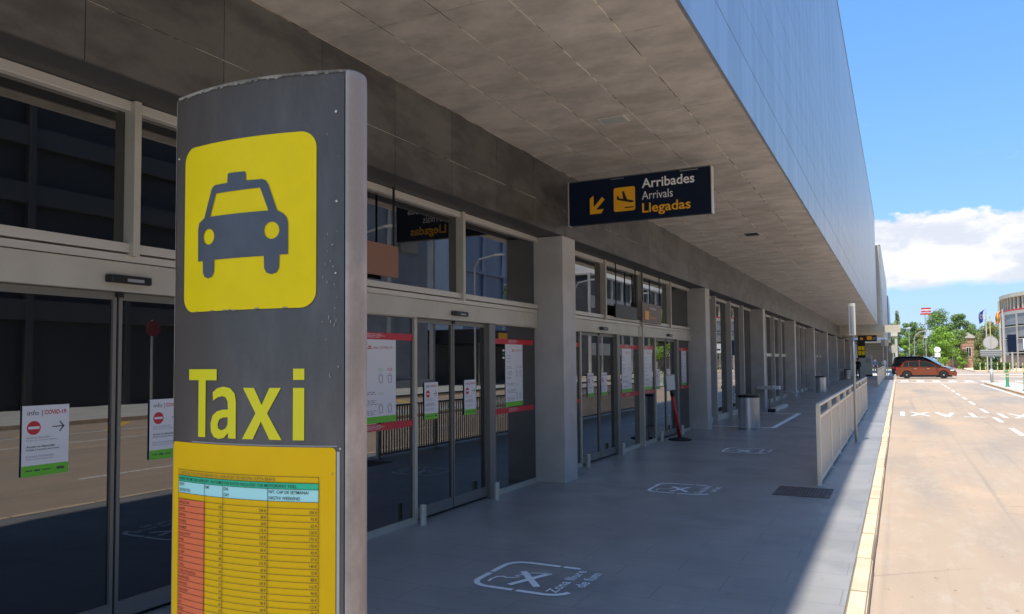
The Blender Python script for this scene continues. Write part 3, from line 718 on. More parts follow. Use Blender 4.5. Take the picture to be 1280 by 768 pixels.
def big_poster(y0, y1, where, z0=1.075, z1=1.89, ya=None, yb=None):
    x = GX+.005
    t = thing('tall_poster', (x, (y0+y1)/2, z0), 'tall white covid rules poster '+where, 'poster', 'tall white rules posters')
    w = y1-y0; h = z1-z0
    def f(off): return lambda a, b: (x+off, y0+a*w, z0+b*h)
    MB().box(x-.002, x+.001, y0, y1, z0, z1).build('sheet', 'poster', t)
    placed('green_footer', 'green', rect(0, 1, 0, .075), f(.002), t)
    v = text_mesh('info | COVID-19', .028, .01, width=.42); placed('lettering', 'pink', shift(v, .5, .88), f(.002), t)
    placed('logo', 'pink', merge(shape_mesh([ring(.42, .905, .03, .012, 10)]), rect(.37, .47, .875, .888)), f(.002), t)
    ls = []; rr = random.Random(int(y0*10))
    for b, ww, n in ((.80, .2, 1), (.76, .26, 1), (.71, .2, 1), (.63, .28, 2), (.55, .3, 3), (.46, .24, 2), (.36, .5, 2), (.26, .55, 3), (.14, .5, 3)):
        for k in range(n):
            wv = ww*rr.uniform(.75, 1); xx = .1
            while xx < .1+wv: q = rr.uniform(.03, .09); ls.append(rect(xx, min(xx+q, .1+wv), b-k*.022, b-k*.022+.009)); xx += q+.02
    placed('text_lines', 'txt_grey', merge(*ls), f(.002), t)
    ic = []
    for b in (.50, .14):
        for a in (.66, .86):
            ic.append(shape_mesh([ring(a, b+.075, .025, .009, 10), ring(a, b+.075, .015, .005, 10)]))
            ic.append(shape_mesh([[(a-.05, b+.06), (a+.05, b+.06), (a+.035, b-.03), (a-.035, b-.03)], [(a-.035, b+.053), (a+.035, b+.053), (a+.022, b-.023), (a-.022, b-.023)]]))
    placed('icon', 'txt_grey', merge(*ic), f(.002), t)
    placed('icon', 'pink', merge(shape_mesh([ring(.86, .63, .05, .017, 12), ring(.86, .63, .035, .011, 12)])), f(.002), t)
    placed('icon', 'green', merge(shape_mesh([ring(.66, .63, .05, .017, 12), ring(.66, .63, .04, .013, 12)]), shape_mesh([ring(.66, .34, .05, .017, 12), ring(.66, .34, .04, .013, 12)])), f(.002), t)
def strip(y0, y1, zc, label):
    x = GX+.008
    t = thing('red_strip', (x, (y0+y1)/2, zc), label, 'banner', 'red strips across the fixed glass')
    MB().box(x-.004, x, y0, y1, zc-.033, zc+.033).build('band', 'red', t)
    c = y0+(y1-y0)*.34
    for w_, wd_, dz_ in (('AEROPORT OBERT', .22, .012), ('AEROPUERTO ABIERTO', .28, -.003), ('AIRPORT OPEN', .2, -.018)): placed('lettering', 'poster', shift(text_mesh(w_, .010, .01, width=wd_), c, zc+dz_), lambda a, b: (x+.001, a, b), t)
fixed = [(5.42, 6.575, 5.55, 6.28, 'on the glass right beside the taxi totem'), (8.37, 9.5, 8.67, 9.17, 'left of the first grey pillar'),
         (10.05, 11.19, None, None, ''), (13.04, 14.30, 13.28, 13.84, 'left of the middle post in the second bay'), (14.40, 15.34, 14.66, 15.18, 'right of the middle post in the second bay'), (17.15, 18.2, 17.55, 18.0, 'on the far glass beyond the red post')]
for y0, y1, a, b, where in fixed:
    strip(y0, y1, 1.915, 'upper red strip with small white print '+(where or 'just right of the first grey pillar'))
    strip(y0, y1, 1.03, 'lower red strip with small white print '+(where or 'just right of the first grey pillar'))
    if a: big_poster(a, b, where)

# ------------------------------------------------------------------ floor decals
def decal(Y0, label):
    t = thing('smoke_free_marking', (-2.5, Y0+.33, 0), label, 'floor marking', 'smoke free zone markings on the pavement')
    zf = .004; fn = lambda a, b: (-2.90+a, Y0+b, zf)     # a to the right, b away from the camera
    W2, H2, th = .76, .72, .046; r = .15
    def arcs(cx_, cy_, a0, a1, n=6):
        return [(cx_+r*math.cos(R(a0+(a1-a0)*i/n)), cy_+r*math.sin(R(a0+(a1-a0)*i/n))) for i in range(n+1)]
    def stroke(pts, w=th):
        L_ = []; Rr = []
        for i, p in enumerate(pts):
            d = Vector(pts[min(i+1, len(pts)-1)])-Vector(pts[max(i-1, 0)]); d.normalize(); nrm_ = Vector((-d.y, d.x))*w/2
            L_.append((p[0]+nrm_.x, p[1]+nrm_.y)); Rr.append((p[0]-nrm_.x, p[1]-nrm_.y))
        V = L_+Rr; n = len(pts); return V, [(i, i+1, n+i+1, n+i) for i in range(n-1)]
    strokes = [stroke([(.0, .36)]+[(.0, .57)]+arcs(r, H2-r, 180, 90)+[(.43, H2)]), stroke([(.46, H2), (.60, H2)]),
               stroke([(.0, .33), (.0, r)]+arcs(r, r, 180, 270)+[(.36, 0)]), stroke([(.39, 0), (W2-r, 0)]+arcs(W2-r, r, 270, 345))]
    placed('frame_line', 'decal', merge(*strokes), fn, t)
    x0 = .155
    placed('cigarette', 'decal', merge(stroke([(.22, .47), (.49, .14)], .055)), fn, t)
    placed('cigarette', 'decal', merge(stroke([(.28, .10), (.44, .50)], .05), stroke([(.44, .50), (.30, .45), (.22, .33)], .02)), lambda a, b: (-2.90+a, Y0+b, zf+.001), t)
    placed('smoke_curl', 'decal', stroke([(.10, .12), (.085, .18), (.10, .25), (.14, .28), (.18, .26), (.22, .28), (.26, .32)], .022), fn, t)
    f2 = lambda bx, by: (lambda a, b: (bx-b, by+a, zf+.001))
    placed('lettering', 'decal', text_mesh('Zona lliure', .085, .014, width=.62), f2(-2.225, Y0+.055), t)
    placed('lettering', 'decal', text_mesh('de fum', .085, .014, width=.40), f2(-2.09, Y0+.26), t)
decal(4.97, 'white smoke free zone marking on the pavement nearest the totem')
decal(9.42, 'white smoke free zone marking on the pavement left of the drain')
decal(13.98, 'small white smoke free marking on the pavement before the first bin')
t = thing('parking_bay_marking', (-3.4, 22, 0), 'white painted box on the pavement around the nearest bin', 'floor marking')
MB().box(-4.4, -2.70, 19.38, 19.5, .001, .004).build('line', 'decal', t)
MB().box(-2.82, -2.70, 19.505, 24.7, .001, .004).build('line', 'decal', t)
MB().box(-4.4, -2.70, 24.705, 24.83, .001, .004).build('line', 'decal', t)

# ------------------------------------------------------------------ drain cover
t = thing('drain_cover', (-1.1, 10.15, 0), 'rusty brown drain grate sunk in the grey pavement', 'drain cover')
MB().box(-1.43, -.78, 9.80, 9.84, -.02, .008).box(-1.43, -.78, 10.46, 10.50, -.02, .008).box(-1.43, -1.39, 9.84, 10.46, -.02, .008).box(-.82, -.78, 9.84, 10.46, -.02, .008).build('rim', 'drain', t)
MB().box(-1.39, -.82, 9.84, 10.46, .0005, .002).build('tray', 'drain_dirt', t)
for k in range(14): MB().box(-1.38+k*.041, -1.38+k*.041+.026, 9.84, 10.46, .001, .007).build('bar', 'drain', t)

# ------------------------------------------------------------------ barriers
def barrier(X, Y0, npan, pitch, label, detail=True, xe=None):
    t = thing('railing_barrier', (X, Y0, 0), label, 'barrier', 'beige slatted barriers along the pavement')
    Ye = Y0+npan*pitch
    MB().box(X-.025, X+.025, Y0-.02, Ye+.02, 1.035, 1.07).build('top_rail', 'fence', t, bevel=.005)
    MB().box(X-.018, X+.018, Y0, Ye, .875, .91).build('middle_rail', 'fence', t)
    MB().box(X-.018, X+.018, Y0, Ye, .05, .085).build('bottom_rail', 'fence', t)
    for k in range(npan+1):
        y = Y0+k*pitch
        MB().box(X-.026, X+.026, y-.032, y+.032, 0, 1.034).build('post', 'fence', t, bevel=.003)
        MB().box(X-.06, X+.06, y-.06, y+.06, .0005, .012).build('foot_plate', 'galv', t)
    if not detail:
        mb = MB()
        for k in range(npan):
            n = 14
            for j in range(n):
                y = Y0+k*pitch+.032+(pitch-.064)*(j+.5)/n; mb.box(X-.008, X+.008, y-.045, y+.045, .085, .875)
        mb.build('slats', 'fence', t, kind='stuff')
    else:
        n = 22; me = MB().box(-.005, .005, -.019, .019, .085, .875).mesh('slat', 'fence_slat_shaded')
        subs(t, 'slat', me, [(X, Y0+k*pitch+.032+(pitch-.064)*(j+.5)/n, 0) for k in range(npan) for j in range(n)])
    return t
barrier(-.96, 10.72, 9, 1.83, 'beige slatted metal barrier standing beside the drain cover')
barrier(-1.13, 50, 17, 1.95, 'second beige slatted barrier farther along the kerb near the cars', False)

# slim sign post
t = thing('sign_post', (-.79, 16.5, 0), 'slim galvanised post with an edge-on sign beside the barrier', 'sign post')
MB().tube([(-.79, 16.5, 0), (-.79, 16.5, 2.72)], .028, 12).build('pole', 'galv', t, smooth=True)
MB().box(-.86, -.735, 16.42, 16.46, 2.12, 2.75).build('sign_frame', 'alu_light', t, bevel=.004)
MB().box(-.83, -.765, 16.412, 16.419, 2.15, 2.70).build('sign_face', 'txt_grey', t)
MB().lathe([(.06, 0), (.06, .012), (.035, .02)], -.79, 16.5, 12).build('foot_plate', 'galv', t)

# ------------------------------------------------------------------ bins
def bin_(x, y, label, src=None):
    if src is None:
        t = thing('litter_bin', (x, y, 0), label, 'bin', 'silver cylindrical litter bins', local=True)
        L0 = dict(loc=(0, 0, 0))
        MB().lathe([(.225, .0), (.225, .02), (.25, .03), (.252, .75), (.245, .76)], 0, 0, 32).build('body', 'steel', t, auto=True, **L0)
        MB().lathe([(.257, .755), (.26, .80), (.25, .815), (.12, .818)], 0, 0, 32).build('lid', 'black', t, auto=True, **L0)
        MB().lathe([(.10, .819), (.10, .828), (.05, .829)], 0, 0, 20).build('ashtray', 'alu_dark', t, **L0)
        MB().box(.251, .256, -.004, .004, .04, .74).build('seam', 'alu_light', t, **L0)
        return t
    t = copy_tree(src); t.location = (x, y, 0); t['label'] = label; return t
b0 = bin_(-3.25, 18.95, 'nearest silver litter bin with black lid inside the white painted box')
bin_(-3.5, 40.9, 'middle silver litter bin farther down the shaded pavement', b0)
bin_(-3.85, 69.5, 'farthest silver litter bin close to the person in dark clothes', b0)
t = thing('wall_ashtray', (-3.95, 25.6, .6), 'small silver box mounted above and behind the nearest bin', 'box')
MB().box(PX-.2, -3.75, 26.55, 26.85, .66, .78).build('case', 'steel', t, bevel=.01)
MB().box(-3.74, -3.55, 26.57, 26.83, .665, .775).build('front_cap', 'white', t, bevel=.01)
MB().tube([(-3.9, 26.7, 0), (-3.9, 26.7, .66)], .03, 10).build('pedestal', 'alu_dark', t)
t = thing('wall_ashtray', (-3.95, 66, .6), 'small silver box on a stand beside the farthest bin', 'box')
MB().box(-4.5, -4.0, 69.7, 70, .66, .80).build('case', 'steel', t, bevel=.01)
MB().tube([(-4.2, 69.85, 0), (-4.2, 69.85, .66)], .03, 8).build('pedestal', 'alu_light', t)
t = thing('bike_rack', (-3.6, 27, 0), 'low bike rack with silver foot bar and thin hoop past the nearest bin', 'bike rack')
MB().box(-3.70, -3.52, 25.3, 28.4, .0, .10).build('foot_bar', 'alu_light', t, bevel=.01)
MB().box(-3.72, -3.50, 25.05, 25.3, .0, .105).build('end_block', 'black', t, bevel=.01)
for y in (29.0, 29.9):
    MB().tube([(-3.60+.35*math.cos(a)-.0, y, .55*math.sin(a)) for a in [math.pi*i/12 for i in range(13)]], .016, 8).build('hoop', 'galv', t, smooth=True)

# red post
t = thing('red_post', (-4.15, 16.2, 0), 'leaning red post on a black foot holding a small grey notice', 'post')
bx, by = -4.10, 15.75
MB().lathe([(.24, 0), (.24, .02), (.10, .05), (.05, .06)], bx, by, 20).build('rubber_foot', 'rubber', t, auto=True)
MB().tube([(bx, by, .04), (bx-.05, by-.36, .93)], .034, 12).build('pole', 'red', t, smooth=True)
MB().tube([(bx-.05, by-.36, .93), (bx-.055, by-.40, 1.06)], .04, 12).build('collar', 'black', t, smooth=True)
mb = MB().box(-.10, .10, -.012, .012, 0, .33); o = mb.build('notice_frame', 'galv', t, loc=(0, 0, 0), bevel=.006)
o.location = Vector((bx-.06, by-.42, 1.04))-Vector(t.location); o.rotation_euler = (R(8), R(-7), R(38))
mb = MB().box(-.085, .085, -.016, -.013, .02, .31); o2 = mb.build('notice_sheet', 'poster', t, loc=(0, 0, 0)); o2.location = o.location; o2.rotation_euler = o.rotation_euler

# ------------------------------------------------------------------ far signs on the pavement
t = thing('hanging_sign', (-2.2, 68, 3.1), 'black hanging sign with orange pictograms under the far lower soffit', 'sign')
MB().box(-2.92, -1.52, 68, 68.12, 3.07, 3.58).build('sign_box', 'black', t, bevel=.01)
for i, x in enumerate((-2.75, -2.25)):
    placed('pictogram', 'orange', shape_mesh([rrect(x, x+(.22, .36)[i], 3.2, 3.2+(.2, .3)[i], .03)]), lambda a, b: (a, 67.993, b), t)
placed('text_lines', 'txt_grey', merge(*[rect(-1.85, -1.85+w, 3.2+.09*k, 3.235+.09*k) for k, w in ((0, .25), (1, .22), (2, .27))]), lambda a, b: (a, 67.993, b), t)
for x in (-2.7, -1.7): MB().box(x-.02, x+.02, 68.04, 68.08, 3.58, 3.66).build('hanger', 'alu_dark', t)
t = thing('information_display', (-2.85, 72, 0), 'black information display with four yellow squares behind the person in dark clothes', 'display')
MB().box(-3.15, -2.53, 72, 72.2, 1.75, 3.2).build('screen_case', 'black', t, bevel=.02)
MB().box(-3.12, -2.56, 72.02, 72.18, 0, 1.74).build('base', 'concrete', t)
for x in (-3.08, -2.81):
    for z0 in (2.0, 2.42):
        MB().box(x, x+.23, 71.985, 71.999, z0, z0+.34).build('yellow_square', 'yellow', t)
t = thing('ticket_machine', (-2.5, 80, 0), 'pale boxy machine standing beyond the person in dark clothes', 'machine')
MB().box(-2.95, -2.25, 80, 80.8, .15, 2.0).build('cabinet', 'beige', t, bevel=.04)
MB().box(-2.95, -2.25, 80.05, 80.8, 0, .15).build('plinth', 'black', t)
MB().box(-2.8, -2.4, 79.98, 79.999, 1.3, 1.7).build('screen', 'txt_grey', t)
for i, (x, z0, z1, m, lab) in enumerate(((-1.15, 2.72, 3.30, 'greywall', 'grey square-headed sign post beyond the second barrier'), (-.86, 2.72, 3.30, 'beige', 'pale square-headed sign post standing nearest the far kerb'))):
    t = thing('sign_post', (x, 72, 0), lab, 'sign post')
    MB().tube([(x, 72.1, 0), (x, 72.1, 3.2)], .035, 8).build('pole', 'galv', t)
    MB().box(x-.14, x+.14, 72-.02, 72.02, z0, z1).build('sign_plate', m, t, bevel=.01)
t = thing('sign_post', (-.45, 84, 0), 'pale octagonal sign on a pole left of the orange car', 'sign post')
MB().tube([(-.45, 84, 0), (-.45, 84, 2.9)], .05, 8).build('pole', 'concrete', t)
mb = MB().lathe([(.42, 0), (.42, .03)], 0, 0, 8); mb.v = [(v[0]-.45, v[2]+83.93, v[1]+2.6) for v in mb.v]; mb.build('sign_plate', 'beige', t)

# ------------------------------------------------------------------ people
def person(x, y, rz, label, top, sitting=False, hgt=1.72, legs='cloth_dark'):
    t = thing('person', (x, y, 0), label, 'person', rz=rz, local=True)
    k = hgt/1.72
    P = {'pel': (0, 0, .95), 'ch': (0, .01, 1.28), 'neck': (0, .015, 1.47), 'hd': (0, .03, 1.56), 'hd2': (0, .03, 1.66),
         'sl': (-.18, 0, 1.40), 'el': (-.24, .04, 1.12), 'wl': (-.21, .17, .92), 'sr': (.18, 0, 1.40), 'er': (.25, .02, 1.12), 'wr': (.22, .14, .90),
         'hl': (-.09, 0, .90), 'kl': (-.11, .05, .50), 'al': (-.12, 0, .10), 'tl': (-.12, .14, .05), 'hr': (.09, 0, .90), 'kr': (.11, .02, .50), 'ar': (.13, -.06, .10), 'tr': (.14, .09, .05)}
    rad = dict(pel=.15, ch=.16, neck=.06, hd=.085, hd2=.09, sl=.075, el=.05, wl=.035, sr=.075, er=.05, wr=.035, hl=.10, kl=.07, al=.05, tl=.045, hr=.10, kr=.07, ar=.05, tr=.045)
    E_ = [('pel', 'ch'), ('ch', 'neck'), ('neck', 'hd'), ('hd', 'hd2'), ('ch', 'sl'), ('sl', 'el'), ('el', 'wl'), ('ch', 'sr'), ('sr', 'er'), ('er', 'wr'), ('pel', 'hl'), ('hl', 'kl'), ('kl', 'al'), ('al', 'tl'), ('pel', 'hr'), ('hr', 'kr'), ('kr', 'ar'), ('ar', 'tr')]
    ks_ = list(P); me = bpy.data.meshes.new('body'); me.from_pydata([tuple(c*k for c in P[q]) for q in ks_], [(ks_.index(a), ks_.index(b)) for a, b in E_], [])
    tmp = bpy.data.objects.new('tmp', me); COL.objects.link(tmp)
    sk = tmp.modifiers.new('skin', 'SKIN'); tmp.modifiers.new('sub', 'SUBSURF').levels = 1
    for i, q in enumerate(ks_): me.skin_vertices[0].data[i].radius = (rad[q]*k, rad[q]*k*.85); me.skin_vertices[0].data[i].use_root = q == 'pel'
    dg = bpy.context.evaluated_depsgraph_get(); ev = tmp.evaluated_get(dg); out = bpy.data.meshes.new_from_object(ev)
    COL.objects.unlink(tmp); bpy.data.objects.remove(tmp)
    for mm in (top, legs, 'skin'): out.materials.append(M[mm])
    for p in out.polygons:
        c = p.center; p.material_index = 2 if (c.z > 1.47*k or (abs(c.x) > .17*k and c.z < .97*k and c.y > .10)) else (0 if c.z > .93*k else 1)
        p.use_smooth = True
    o = link('body', out, t, loc=(0, 0, 0))
    hm = MB().lathe([(.088*k, 1.60*k), (.10*k, 1.66*k), (.088*k, 1.72*k), (.04*k, 1.757*k)], 0, .01*k, 14); hm.build('hair', 'hair', t, loc=(0, 0, 0), smooth=True)
    mb = MB()
    for a in (-.21, .22):
        for j in range(5):
            mb.tube([(a*k+(j-2)*.014, .15*k, .90*k), (a*k+(j-2)*.016, .18*k, .84*k), (a*k+(j-2)*.015, .175*k, .80*k)], [.009, .008, .006], 5)
    mb.build('fingers', 'skin', t, loc=(0, 0, 0))
    fc = MB().box(-.035, -.02, .115, .122, 1.615, 1.625).box(.02, .035, .115, .122, 1.615, 1.625).box(-.02, .02, .115, .122, 1.56, 1.567).box(-.009, .009, .115, .135, 1.58, 1.61)
    fc.v = [(a*k, b*k, c*k) for a, b, c in fc.v]; fc.build('face_features', 'hair', t, loc=(0, 0, 0))
    return t
person(-3.05, 73.9-4, R(160), 'person in dark clothes standing before the yellow squared display', 'cloth_dark')
person(-2.3, 92, R(200), 'person in dark blue walking beyond the pale machine', 'cloth_blue')
person(-1.6, 104, R(170), 'person in a pale top far along the pavement', 'poster', legs='cloth_blue')

# ------------------------------------------------------------------ cars
def car(x, y, z0, length, height, width, prof_lower, roofline, wins, wheels, wr, paint, label, cat, wsh, rearlamp=True):
    t = thing('parked_car' if cat == 'car' else 'parked_van', (x, y, z0), label, cat, local=True)
    LO = dict(loc=(0, 0, 0)); hw = width/2
    # body shell: profile loops at several widths
    def shell(prof, ws, name, m):
        n = len(prof); vs = []; cxm = sum(p[0] for p in prof)/n; 
        for w, s_ in ws:
            for (a, b) in prof: vs.append((cxm+(a-cxm)*s_, w, (b-.5)*(1-(1-s_)*.6)+.5))
        fs = [(k*n+i, k*n+(i+1) % n, (k+1)*n+(i+1) % n, (k+1)*n+i) for k in range(len(ws)-1) for i in range(n)]
        bm = bmesh.new(); bv = [bm.verts.new(v) for v in vs]
        for f in fs: bm.faces.new([bv[i] for i in f])
        for base in (0, (len(ws)-1)*n):
            f = bm.faces.new([bv[base+i] for i in range(n)]); 
        bmesh.ops.triangulate(bm, faces=[f for f in bm.faces if len(f.verts) > 4]); bmesh.ops.recalc_face_normals(bm, faces=bm.faces)
        me = bpy.data.meshes.new(name); bm.to_mesh(me); bm.free(); me.materials.append(M[m]); me.shade_smooth(); me.set_sharp_from_angle(angle=R(32))
        return link(name, me, t, **LO)
    arch = []
    def with_arches(p):
        out = []; 
        for i, q in enumerate(p): out.append(q)
        return out
    low = []
    for wx in sorted(wheels): 
        low += [(wx+math.cos(a)*(wr+.06), wr+math.sin(a)*(wr+.06)) for a in [math.pi-math.pi*i/10 for i in range(11)]]
    prof = [(0.08, .22)]+[(q[0], max(q[1], .22)) for q in low]+[(length-.08, .22)]+prof_lower[::-1]
    shell(prof, [(-hw+.03, .985), (-hw, 1.0), (-hw+.0, 1.0), (hw, 1.0), (hw-.0+.0, 1.0)][:2]+[(hw-.0, 1.0), (hw+.0-.0+.03-.03, 1.0)][:1]+[(hw-.0+.0, .985)][:0], 'body', paint)
    shell(roofline, [(-hw+.24, .93), (-hw+.16, 1.0), (hw-.16, 1.0), (hw-.24, .93)], 'greenhouse', paint)
    for sgn in (-1, 1):
        for wq in wins:
            ys = sgn*(hw-.155); MB().add([(a, ys, b) for a, b in wq]+[(a, ys-sgn*.02, b) for a, b in wq], [tuple(range(len(wq))), tuple(range(len(wq), 2*len(wq)))]+[(i, (i+1) % len(wq), len(wq)+(i+1) % len(wq), len(wq)+i) for i in range(len(wq))]).build('side_window', 'car_glass', t, **LO)
    a, b = wsh
    MB().add([(a[0]+.02, -hw+.26, a[1]+.012), (a[0]+.02, hw-.26, a[1]+.012), (b[0]+.02, hw-.2, b[1]+.012), (b[0]+.02, -hw+.2, b[1]+.012)], [(0, 1, 2, 3)]).build('windscreen', 'windshield', t, **LO)
    for wx in wheels:
        for sgn in (-1, 1):
            w = thing('wheel', (wx, sgn*(hw-.11), wr), None, None, local=True); w.parent = t
            def disc(prof_, n=24):
                m_ = MB().lathe(prof_, 0, 0, n); m_.v = [(v[0], sgn*v[2], v[1]) for v in m_.v]; return m_
            disc([(wr*.7, -.10), (wr, -.08), (wr, .08), (wr*.68, .10)]).build('tyre', 'rubber', w, **LO)
            disc([(wr*.68, .06), (wr*.66, .085), (wr*.60, .07)]).build('rim', 'alu_light', w, **LO)
            sp_ = MB()
            for q in range(5):
                an = 2*math.pi*q/5+.3; c_, s_ = math.cos(an), math.sin(an); p1 = (.05*c_, .05*s_); p2 = (wr*.62*c_, wr*.62*s_)
                sp_.add([(p1[0]-s_*.03, sgn*.10, p1[1]+c_*.03), (p1[0]+s_*.03, sgn*.10, p1[1]-c_*.03), (p2[0]+s_*.022, sgn*.10, p2[1]-c_*.022), (p2[0]-s_*.022, sgn*.10, p2[1]+c_*.022)], [(0, 1, 2, 3)])
            disc([(.06, .09), (.06, .105), (.03, .11)], 12).build('hub', 'alu_light', w, **LO)
            sp_.build('spoke', 'alu_light', w, **LO)
            disc([(wr*.6, .05), (wr*.6, .055)]).build('brake_disc', 'black', w, **LO)
    top = max(q[1] for q in prof_lower)
    for sgn in (-1, 1):
        MB().box(length-.42, length-.10, sgn*(hw-.33) if sgn < 0 else hw-.33, sgn*(hw-.02) if sgn > 0 else -(hw-.02), .66, .78).build('headlight', 'headlamp', t, bevel=.03, **LO) if False else None
        y0_, y1_ = sorted((sgn*(hw-.30), sgn*(hw+.004)))
        MB().prism([(length-.50, y0_), (length-.10, y0_), (length-.22, y1_), (length-.50, y1_)] if sgn > 0 else [(length-.50, y0_), (length-.22, y0_), (length-.10, y1_), (length-.50, y1_)], .68, .80).build('headlight', 'headlamp', t, **LO)
        MB().box(-.012+.02, .25, *sorted((sgn*(hw-.22), sgn*(hw+.005))), .82, 1.0).build('tail_light', 'tail', t, **LO)
        mx_ = wins[-1][0][0] if False else b[0]-.42
        MB().box(mx_, mx_+.14, *sorted((sgn*(hw-.02), sgn*(hw+.17))), .98, 1.12).build('mirror', 'black' if paint == 'car_orange' else paint, t, bevel=.03, **LO)
        for hx in (1.45, 2.45): MB().box(hx, hx+.18, *sorted((sgn*hw, sgn*(hw+.025))), .87, .90).build('door_handle', 'alu_light', t, **LO)
        for hx in (1.32, 2.35, 3.30): MB().box(hx, hx+.012, *sorted((sgn*hw, sgn*(hw+.003))), .30, .95).build('door_seam', 'black', t, **LO)
        MB().box(wheels[0]+wr+.08, wheels[1]-wr-.08, *sorted((sgn*(hw-.02), sgn*(hw+.012))), .22, .33).build('sill_trim', 'black', t, **LO)
    MB().box(length-.03, length+.012, -.35, .35, .34, .50).build('grille', 'black', t, bevel=.01, **LO)
    MB().box(length+.0, length+.018, -.26, .26, .52, .62).build('number_plate', 'white', t, **LO)
    MB().box(-.012, .01, -.26, .26, .55, .66).build('number_plate', 'white', t, **LO)
    MB().box(.35, length-.35, -hw+.12, hw-.12, .18, .4).build('underbody', 'black', t, **LO)
    return t
car(-.25, 76.9, RZ, 4.72, 1.63, 1.86,
    [(0.02, .45), (0.0, .75), (.10, 1.0), (.45, 1.06), (3.2, 1.03), (3.75, .97), (4.35, .84), (4.66, .68), (4.72, .50), (4.70, .33)],
    [(.25, 1.02), (.42, 1.30), (.62, 1.54), (.95, 1.60), (1.8, 1.63), (2.5, 1.58), (2.95, 1.42), (3.60, 1.02)],
    [[(.55, 1.08), (.72, 1.40), (.98, 1.46), (1.02, 1.08)], [(1.08, 1.07), (1.06, 1.48), (1.80, 1.52), (1.84, 1.06)], [(1.92, 1.06), (1.90, 1.52), (2.42, 1.48), (2.80, 1.34), (3.18, 1.05)]],
    (.86, 3.72), .335, 'car_orange', 'burnt orange hatchback crossing the road at the end of the kerb', 'car', ((2.62, 1.55), (3.56, 1.03)))
car(-.40, 83.2, RZ, 5.0, 2.0, 1.9,
    [(0.02, .45), (0.0, .9), (.06, 1.18), (.45, 1.22), (3.5, 1.18), (4.0, 1.10), (4.7, .95), (4.95, .75), (5.0, .5), (4.97, .33)],
    [(.06, 1.18), (.16, 1.70), (.30, 1.93), (.6, 1.98), (1.8, 2.0), (2.7, 1.96), (3.1, 1.80), (4.1, 1.17)],
    [[(.30, 1.24), (.38, 1.74), (1.0, 1.80), (1.0, 1.24)], [(1.08, 1.24), (1.08, 1.80), (2.0, 1.82), (2.0, 1.24)], [(2.1, 1.24), (2.1, 1.82), (2.7, 1.78), (3.0, 1.64), (3.55, 1.22)]],
    (.9, 4.0), .35, 'car_black', 'black people carrier parked behind the burnt orange hatchback', 'van', ((2.82, 1.92), (4.02, 1.18))).rotation_euler = (0, 0, R(-14))

# ------------------------------------------------------------------ island signs, bollards, far bollards
t = thing('round_sign', (5.62, 61, 0), 'round sign seen from behind with a rectangular plate on a grey pole', 'sign')
MB().tube([(5.62, 61, -.02), (5.62, 61, 3.1)], .06, 10).build('pole', 'galv', t, smooth=True)
MB().tube([(5.62, 61, -.02), (5.62, 61, .9)], .10, 10).build('pole_sleeve', 'galv', t, smooth=True)
mb = MB().lathe([(.45, 0), (.45, .03)], 0, 0, 28); mb.v = [(v[0]+5.62, v[2]+60.88, v[1]+2.68) for v in mb.v]; mb.build('sign_disc', 'galv', t)
mb = MB().lathe([(.40, 0), (.41, .012)], 0, 0, 28); mb.v = [(v[0]+5.62, -v[2]+60.878, v[1]+2.68) for v in mb.v]; mb.build('disc_face', 'concrete', t)
MB().box(5.59, 5.65, 60.84, 60.868, 2.28, 3.08).build('bracket', 'galv', t)
MB().box(5.0, 6.25, 60.88, 60.91, 1.76, 2.20).build('sign_plate', 'galv', t, bevel=.01)
for k in range(3): MB().box(5.02, 6.23, 60.86, 60.879, 1.83+k*.13, 1.86+k*.13).build('plate_rib', 'alu_dark', t)
def bollard(x, y, label, src=None, z0=0):
    if src is None:
        t = thing('bollard', (x, y, z0), label, 'bollard', 'green bollards on the traffic island', local=True); LO = dict(loc=(0, 0, 0))
        MB().lathe([(.12, 0), (.11, .05), (.075, .10), (.075, .9), (.05, .94)], 0, 0, 14).build('body', 'bollard', t, auto=True, **LO)
        for zb in (.55, .72): MB().lathe([(.078, zb), (.078, zb+.09)], 0, 0, 14).build('reflective_band', 'bollard_y', t, **LO)
        return t
    t = copy_tree(src); t.location = (x, y, z0); t['label'] = label; return t
bl = bollard(5.55, 52, 'green banded bollard on the island just right of the round sign', z0=-.012)
bollard(5.62, 45.6, 'green banded bollard at the right edge of the photo', bl, -.012)
bollard(5.7, 24, 'green banded island bollard, seen only mirrored in the glass doors', bl, -.012)
fb = thing('thin_bollard', (9.2, 113, 0), 'x', 'bollard', 'thin yellowish bollards along the far pavement edge', local=True)
MB().lathe([(.06, 0), (.06, 1.0), (.04, 1.05)], 0, 0, 8).build('body', 'bollard_y', fb, loc=(0, 0, 0)); MB().lathe([(.064, .62), (.064, .75)], 0, 0, 8).build('band', 'bollard', fb, loc=(0, 0, 0))
fb['label'] = 'one of the thin yellowish bollards in a row on the far pavement'
for k in range(1, 11):
    c = copy_tree(fb); c.location = (9.2+k*.52, 113-k*1.05, 0)

